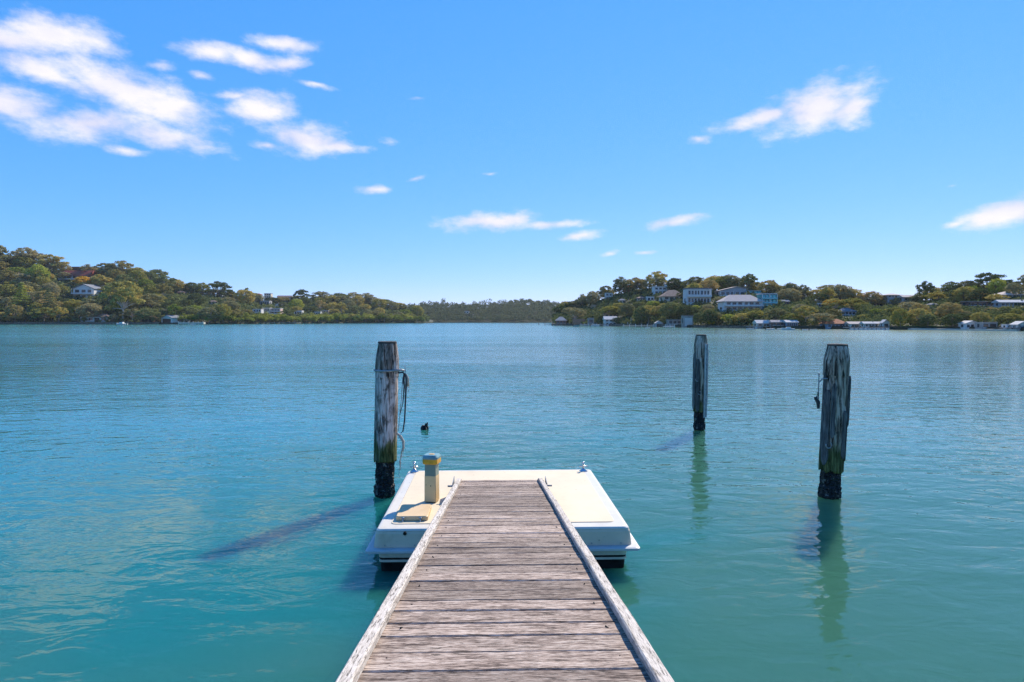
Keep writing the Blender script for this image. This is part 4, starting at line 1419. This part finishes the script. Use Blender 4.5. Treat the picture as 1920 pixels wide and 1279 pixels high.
zb = 1.875
bx = leanL.x * zb
torus((bx, 0, zb), .180, .016).build('iron_band', M_GALV, PL, smooth=True)
MB().tube([(bx + .10, -.155, zb + .005), (bx + .24, -.10, zb + .01), (bx + .27, -.08, zb - .005)], .016, 8).build('band_tail', M_GALV, PL, smooth=True)
rope = empty('mooring_line', PL.location + Vector((bx + .25, -.1, zb - .03)))
tag(rope, 'frayed mooring line and dark hose hanging down the side of the pale pile', 'rope')
MB().tube([(-.06, -.02, .0), (0, 0, .005), (.045, .0, -.03), (.052, 0, -.12), (.04, 0, -.4), (.025, 0, -.7), (.0, 0, -.86), (-.03, .0, -.89)], [.012, .013, .013, .014, .013, .011, .010, .008], 7).build('hose', M_DROPE, rope, smooth=True)
MB().tube([(.035, 0, .10), (.045, 0, -.06)], .006, 6).build('spike', M_GALV, rope)
MB().tube([(.02, .01, -.02), (.012, .01, -.12), (.022, .01, -.2), (.0, .01, -.45), (-.045, .01, -.62)], [.016, .018, .012, .007, .005], 6).build('dark_line', M_DROPE, rope, smooth=True)
MB().tube([(.0, .02, -.06), (-.025, .02, -.4), (-.06, .02, -.75), (-.075, .02, -.87)], .005, 5).build('thin_line', M_ROPE, rope, smooth=True)
rr = random.Random(5)
for nm, pts, rad, fr in (('frayed_end', [(.055, 0, -.02), (.075, 0, -.08), (.078, 0, -.2)], [.008, .016, .020], 26),
                         ('knotted_tail', [(-.085, -.03, -.88), (-.03, -.04, -.93), (.01, -.04, -1.0), (.012, -.04, -1.1), (-.02, -.04, -1.17), (-.035, -.04, -1.3), (-.04, -.04, -1.42)], [.010, .022, .020, .018, .008, .006, .004], 50)):
    mb = MB().tube(pts, rad, 7)
    for _ in range(fr):
        p = Vector(rr.choice(pts[1:])) + Vector((rr.gauss(0, .01), rr.gauss(0, .008), rr.gauss(0, .02)))
        mb.tube([p, p + Vector((rr.gauss(0, .012), rr.gauss(0, .01), -rr.uniform(.02, .07)))], [.0022, .001], 4)
    tag(mb.build(nm, M_ROPE, rope, smooth=True))


def batten(parent, lean, a, z0, z1, r, w, t, m=M_OLDSTRIP, off=.0, seed=1):
    """a split board nailed along the pile"""
    n = 14
    rings = []
    dirv, tan = Vector((math.cos(a), math.sin(a), 0)), Vector((-math.sin(a), math.cos(a), 0))
    for k in range(n + 1):
        z = z0 + (z1 - z0) * k / n
        c = dirv * (r + off) + lean * z + Vector((0, 0, z))
        ww = w * (1 + .25 * noise.noise(Vector((seed, k * .5, 0)))) * (.35 if k in (0, n) else 1)
        rings.append([c - tan * ww - dirv * .01, c + tan * ww - dirv * .01, c + tan * ww + dirv * t, c - tan * ww + dirv * t])
    return MB().loft(rings).build('batten', m, parent)


for a, z0, z1, w, t in ((R(-8), 1.05, 1.80, .045, .035), (R(-25), .55, 1.72, .035, .02), (R(188), .75, 1.85, .03, .012), (R(-150), .5, 1.6, .05, .018), (R(-165), .7, 1.45, .04, .02), (R(-60), .6, 1.3, .035, .015), (R(-120), .9, 1.7, .03, .014)):
    batten(PR, leanR, a, z0, z1, .165, w, t, seed=a)
for a, z0, z1, w, t in ((R(195), .5, 1.85, .045, .03), (R(-20), .6, 1.9, .05, .03), (R(-125), .45, 1.7, .045, .025)):
    batten(PM, leanM, a, z0, z1, .147, w, t, seed=a)
chan = MB()
ca = R(-62)
cd, ct = Vector((math.cos(ca), math.sin(ca), 0)), Vector((-math.sin(ca), math.cos(ca), 0))
rings = []
for z in (.32, 1.2, 2.06):
    c = cd * .165 + leanM * z + Vector((0, 0, z))
    rings.append([c - ct * .04, c + ct * .04, c + ct * .04 + cd * .035, c + ct * .022 + cd * .035, c + ct * .022 + cd * .012, c - ct * .022 + cd * .012, c - ct * .022 + cd * .035, c - ct * .04 + cd * .035])
tag(chan.loft(rings).build('metal_channel', plain('dull_aluminium', (0.50, 0.50, 0.50), .5, .3, .15, 12), PM))
for k in range(7):
    z = .5 + k * .24
    c = cd * .178 + leanM * z + Vector((0, 0, z))
    MB().tube([c, c + cd * .012], .010, 6).build('bolt', M_DROPE, PM)


def hook(parent, c, s, m, ang=0.0):
    pts = [(c[0] + s * (.9 * math.cos(t + ang)), c[1], c[2] + s * math.sin(t + ang)) for t in [R(k) for k in range(-200, 80, 20)]]
    MB().tube(pts, s * .22, 7).build('hook', m, parent, smooth=True)


hook(PR, (-.125 + leanR.x * .78, -.15, .80), .045, M_GALV)
hook(PM, (-.11 + leanM.x * 1.2, -.14, 1.22), .045, M_GALV)
hook(PM, (-.06 + leanM.x * .9, -.17, .90), .04, M_GALV, .5)
MB().tube([(-.20, -.03, 1.35), (-.195, -.03, 1.84)], .008, 6).build('iron_rod', M_GALV, PR)
MB().tube([(-.195, -.03, 1.70), (-.15, -.04, 1.755), (-.09, -.08, 1.76)], .010, 6).build('rod_staple', M_GALV, PR)
MB().tube([(-.205, -.05, 1.32), (-.215, -.06, 1.42), (-.255, -.06, 1.47), (-.27, -.06, 1.49)], [.018, .030, .022, .008], 6).build('hanging_shackle', M_DROPE, PR)
MB().tube([(-.24, -.06, 1.47), (-.22, -.06, 1.56), (-.205, -.05, 1.50)], [.015, .010, .006], 6).build('shackle_pin', M_DROPE, PR)

# a mussel-covered stake that only just breaks the surface
sk = MB()
rings = round_shaft(zline(-.6, .10, 18), lambda z, a: .085 * (1 + .35 * noise.noise(Vector((math.cos(a) * 2, math.sin(a) * 2, z * 9)))) * (1 if z < .03 else 1 - (z - .03) * 5), 3.3, 30, 3)
sk.loft(rings)
for (dx, dz, r0) in ((.075, .17, .03), (.03, .15, .022), (-.05, .06, .04)):
    sk.tube([(dx * .3, 0, .0), (dx * .7, -.01, dz * .6), (dx, -.01, dz)], [r0 * 1.4, r0, r0 * .45], 8)
stake = sk.build('sunken_stake', M_MUSSEL)
stake.location = (-2.10, 15.3, 0)
tag(stake, 'small black lumpy stake top poking out of the water beyond the pale pile', 'stake')

# ------------------------------------------------------------------ pontoon
PT = empty('pontoon', (-.088, 6.592, 0), R(1.9))
tag(PT, 'square cream and white floating pontoon with black waterline at the ramp foot', 'pontoon')
PW, PLN, ZT = 1.325, 2.62, .449


def rrect(x0, x1, y0, y1, r, z, n=5):
    pts = []
    for cx, cy, a0 in ((x1 - r, y0 + r, -90), (x1 - r, y1 - r, 0), (x0 + r, y1 - r, 90), (x0 + r, y0 + r, 180)):
        for k in range(n + 1):
            a = R(a0 + 90 * k / n)
            pts.append((cx + r * math.cos(a), cy + r * math.sin(a), z))
    return pts


MB().loft([rrect(-PW + .003, PW - .003, .003, PLN, .045, .422), rrect(-PW + .005, PW - .005, .005, PLN, .045, .432),
           rrect(-PW + .018, PW - .018, .018, PLN - .015, .045, ZT - .004), rrect(-PW + .04, PW - .04, .04, PLN - .04, .04, ZT)]).build('deck_moulding', M_GEL, PT, smooth=False, bevel=.006)
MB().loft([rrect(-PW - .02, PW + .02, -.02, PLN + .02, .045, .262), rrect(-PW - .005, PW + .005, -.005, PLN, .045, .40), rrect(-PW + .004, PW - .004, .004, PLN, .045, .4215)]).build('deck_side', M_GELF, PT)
MB().loft([rrect(-PW + .13, PW - .13, .15, PLN - .10, .06, ZT + .001), rrect(-PW + .135, PW - .135, .155, PLN - .105, .06, ZT + .007)]).build('nonskid_panel', M_CREAM, PT)
MB().loft([rrect(-PW - .075, PW + .075, -.085, PLN + .07, .035, .222), rrect(-PW - .09, PW + .09, -.10, PLN + .085, .035, .230), rrect(-PW - .09, PW + .09, -.10, PLN + .085, .035, .252), rrect(-PW - .07, PW + .07, -.08, PLN + .065, .035, .261)]).build('rub_rail', M_RUB, PT)
MB().loft([rrect(-PW + .03, PW - .03, .0, PLN - .02, .05, .150), rrect(-PW + .02, PW - .02, -.012, PLN - .01, .05, .221)]).build('hull_side', M_HULL, PT)
MB().loft([rrect(-PW + .034, PW - .034, .006, PLN - .022, .05, .128), rrect(-PW + .034, PW - .034, .006, PLN - .022, .05, .1495)]).build('black_stripe', M_BLACK, PT)
MB().loft([rrect(-PW + .03, PW - .03, .0, PLN - .022, .05, .104), rrect(-PW + .03, PW - .03, .0, PLN - .022, .05, .1275)]).build('white_stripe', M_HULL, PT)
MB().loft([rrect(-PW + .12, PW - .12, .045, PLN - .1, .045, -.35), rrect(-PW + .05, PW - .05, .02, PLN - .03, .045, .0), rrect(-PW + .036, PW - .036, .008, PLN - .024, .08, .1035)]).build('black_bottom', M_BLACK, PT)
MB().tube([(-1.02, -.016, .405), (-1.02, .02, .405)], .018, 10).build('drain_hole', M_BLACK, PT)
for k in range(9):
    x = -PW + .1 + k * (2 * PW - .2) / 8
    MB().tube([(x, -.028, .285), (x, .0, .285)], .006, 6).build('screw', M_GALV, PT)


def to_pontoon(p):
    return PT.matrix_basis.inverted() @ Vector(p)


bpy.context.view_layer.update()


def bollard(label, p):
    root = empty('cross_bollard', p)
    tag(root, label, 'bollard', 'cross bollards on the pontoon')
    MB().loft([[(x * s, y * s, z) for x, y, _ in rrect(-.06, .06, -.035, .035, .03, 0)] for s, z in ((1, .001), (1, .008), (.45, .028), (.3, .05))]).build('base_plate', M_STEEL, root, smooth=True)
    MB().tube([(0, 0, .03), (0, 0, .10), (0, 0, .125)], [.013, .012, .013], 10).build('stem', M_STEEL, root, smooth=True)
    MB().tube([(-.056, 0, .075), (.056, 0, .075)], .009, 8).build('cross_bar', M_STEEL, root, smooth=True)
    MB().tube([(0, 0, .118), (0, 0, .124), (0, 0, .136), (0, 0, .141)], [.012, .02, .02, .010], 10).build('knob', M_STEEL, root, smooth=True)


bollard('steel cross bollard on the pontoon corner beside the pale pile', (-1.392, 9.06, ZT))
bollard('steel cross bollard on the pontoon corner away from the pale pile', (1.02, 9.10, ZT))

# service pedestal
SP = empty('service_pedestal', (-.952, 7.55, ZT), R(-12))
tag(SP, 'square cream service pedestal with blue-topped orange cap', 'pedestal')
M_PED = gel_mat('pedestal_cream', (0.82, 0.56, 0.27), .3, .5)
M_PEDG = plain('pedestal_green', (0.22, 0.29, 0.22), .4, var=.1)
M_ORANGE = plain('pedestal_orange', (0.75, 0.36, 0.02), .4, var=.15, scale=8)
M_PBLUE = plain('pedestal_blue', (0.17, 0.31, 0.33), .4, var=.15, scale=10)
MB().loft([rrect(-.072, .072, -.072, .072, .012, .02), rrect(-.070, .070, -.070, .070, .012, .325)]).build('lower_post', M_PED, SP)
MB().loft([rrect(-.060, .060, -.060, .060, .01, .001), rrect(-.060, .060, -.060, .060, .01, .02)]).build('foot', M_BLACK, SP)
MB().loft([rrect(-.068, .068, -.068, .068, .012, .3255), rrect(-.067, .067, -.067, .067, .012, .47)]).build('upper_post', M_PEDG, SP)
MB().loft([rrect(-.085, .085, -.085, .085, .03, .465), rrect(-.092, .092, -.092, .092, .03, .475), rrect(-.092, .092, -.092, .092, .03, .525)]).build('orange_band', M_ORANGE, SP)
MB().loft([rrect(-.092, .092, -.092, .092, .03, .5255), rrect(-.092, .092, -.092, .092, .03, .548), rrect(-.078, .078, -.078, .078, .03, .572)]).build('lid', M_PBLUE, SP)
MB().tube([(.01, -.074, .21), (.01, -.066, .21)], .006, 8).build('keyhole', M_BLACK, SP)
MB().loft([rrect(-.035, .035, -.025, .025, .02, .5725), rrect(-.033, .033, -.023, .023, .02, .575)]).build('emblem', M_ORANGE, SP)
# hatch box with two latches
HB = empty('hatch_box', (-1.075, 6.80, ZT), R(1.9))
tag(HB, 'flat cream hatch box with two steel T latches in front of the pedestal', 'hatch box')
M_HATCH = gel_mat('hatch_cream', (0.66, 0.47, 0.26), .15, .5)
MB().loft([rrect(-.172, .172, .0, .46, .03, .012), rrect(-.172, .172, .0, .46, .03, .050), rrect(-.165, .165, .007, .453, .03, .058)]).build('lid', M_HATCH, HB)
MB().loft([rrect(-.16, .16, .012, .448, .03, .001), rrect(-.16, .16, .012, .448, .03, .0118)]).build('gasket', M_BLACK, HB)
for x in (-.09, .095):
    la = MB().tube([(x, -.010, .044), (x, -.014, .024), (x, -.030, .008)], [.006, .007, .009], 8).build('latch', M_STEEL, HB, smooth=True)
    MB().tube([(x - .022, -.012, .042), (x, -.013, .048), (x + .022, -.012, .042)], .005, 6).build('latch_handle', M_STEEL, la, smooth=True)

# ------------------------------------------------------------------ gangway
SLOPE = .14
GW = empty('gangway', (-.158, 8.19, ZT + .10))
GW.rotation_euler = (-math.atan(SLOPE), 0, R(1.25))
tag(GW, 'weathered timber gangway of cross planks with pale kerb rails sloping down to the pontoon', 'gangway')
LEN, HALF = 11.2, .500
rp = random.Random(77)
variants = []
for v in range(8):
    for cls in range(3):
        w = (.148, .160, .170)[cls]
        n = 16
        rings = []
        for k in range(n + 1):
            x = -HALF + 2 * HALF * k / n
            a = w / 2 - .002 - .0035 * max(0, noise.noise(Vector((k * .9, v * 3.1, cls)))) - (.003 if rp.random() < .07 else 0)
            b = w / 2 - .002 - .0035 * max(0, noise.noise(Vector((k * .9, v * 3.1 + 50, cls))))
            z = .0022 * noise.noise(Vector((k * .25, v * 2.2, 7)))
            cup = .0015
            rings.append([(x, -a, -.035), (x, b, -.035), (x, b, -.004 + z), (x, b - .005, z + cup), (x, 0, z), (x, -a + .005, z + cup), (x, -a, -.004 + z)])
        variants.append((w, MB().loft(rings).mesh('plank', M_PLANK)))
y = 0.0
while y > -LEN:
    w, me = rp.choice(variants)
    gap = rp.uniform(.003, .009)
    o = link_mesh('plank', me, GW)
    o.location = (rp.uniform(-.004, .004), y - w / 2, rp.uniform(-.003, .003))
    o.rotation_euler = (rp.uniform(-.006, .006), rp.uniform(-.002, .002), rp.uniform(-.0018, .0018) + (math.pi if rp.random() < .5 else 0))
    y -= w + gap
for s in (-1, 1):
    rings = []
    n = 60
    for k in range(n + 1):
        yy = .055 - (LEN + .05) * k / n
        j = .004 * noise.noise(Vector((k * .35, s * 5, 2)))
        zt = .040 + .002 * noise.noise(Vector((k * .5, s * 9, 4))) - (.03 if k == 0 else 0)
        a, b = s * (HALF - .012) + j, s * (HALF + .042) + j
        lo, hi = min(a, b), max(a, b)
        rings.append([(lo, yy, .004), (hi, yy, .004), (hi, yy, zt - .006), (hi - .006, yy, zt), (lo + .006, yy, zt), (lo, yy, zt - .006)])
    MB().loft(rings).build('kerb_rail', M_RAIL, GW)
    MB().box(min(s * .40, s * .46), max(s * .40, s * .46), -LEN, -.06, -.19, -.0395).build('stringer', M_BEAM, GW)
    # hinge plate where the gangway meets the pontoon
    x = s * (HALF + .065)
    hp = MB().add([(x - .004, -.62, -.09), (x + .004, -.62, -.09), (x + .004, -.30, -.09), (x - .004, -.30, -.09), (x - .004, -.60, .03), (x + .004, -.60, .03), (x + .004, -.32, .085), (x - .004, -.32, .085)],
                  [(0, 3, 2, 1), (4, 5, 6, 7), (0, 1, 5, 4), (1, 2, 6, 5), (2, 3, 7, 6), (3, 0, 4, 7)]).build('hinge_plate', M_GALV, GW)
    MB().tube([(x, -.58, -.005), (x + s * .06, -.58, -.005)], .011, 8).build('bolt', M_GALV, hp)
rn = random.Random(9)
mbn = 0
for k in range(30):
    y = -.09 - k * .163 * 2
    if y < -LEN + .2:
        break
    for s in (-1, 1):
        MB().tube([(s * (.425 + rn.uniform(-.01, .01)), y + rn.uniform(-.02, .02), -.002), (s * .425, y, .0030)], .0035, 6).build('nail_head', M_BLACK, GW)

# ------------------------------------------------------------------ haze
hz = bpy.data.materials.new('river_haze')
hz.use_nodes = True
ht = hz.node_tree
ht.nodes.clear()
hv = N(ht, 'ShaderNodeVolumePrincipled', inp={'Color': (0.80, 0.90, 1.0, 1), 'Density': 0.00005, 'Anisotropy': 0.3})
ho = N(ht, 'ShaderNodeOutputMaterial')
ht.links.new(hv.outputs[0], ho.inputs['Volume'])
tag(MB().box(-2700, 2700, -120, 2700, -3.5, 130).build('haze', hz), 'thin blue daylight haze over the river', 'haze', kind='stuff')
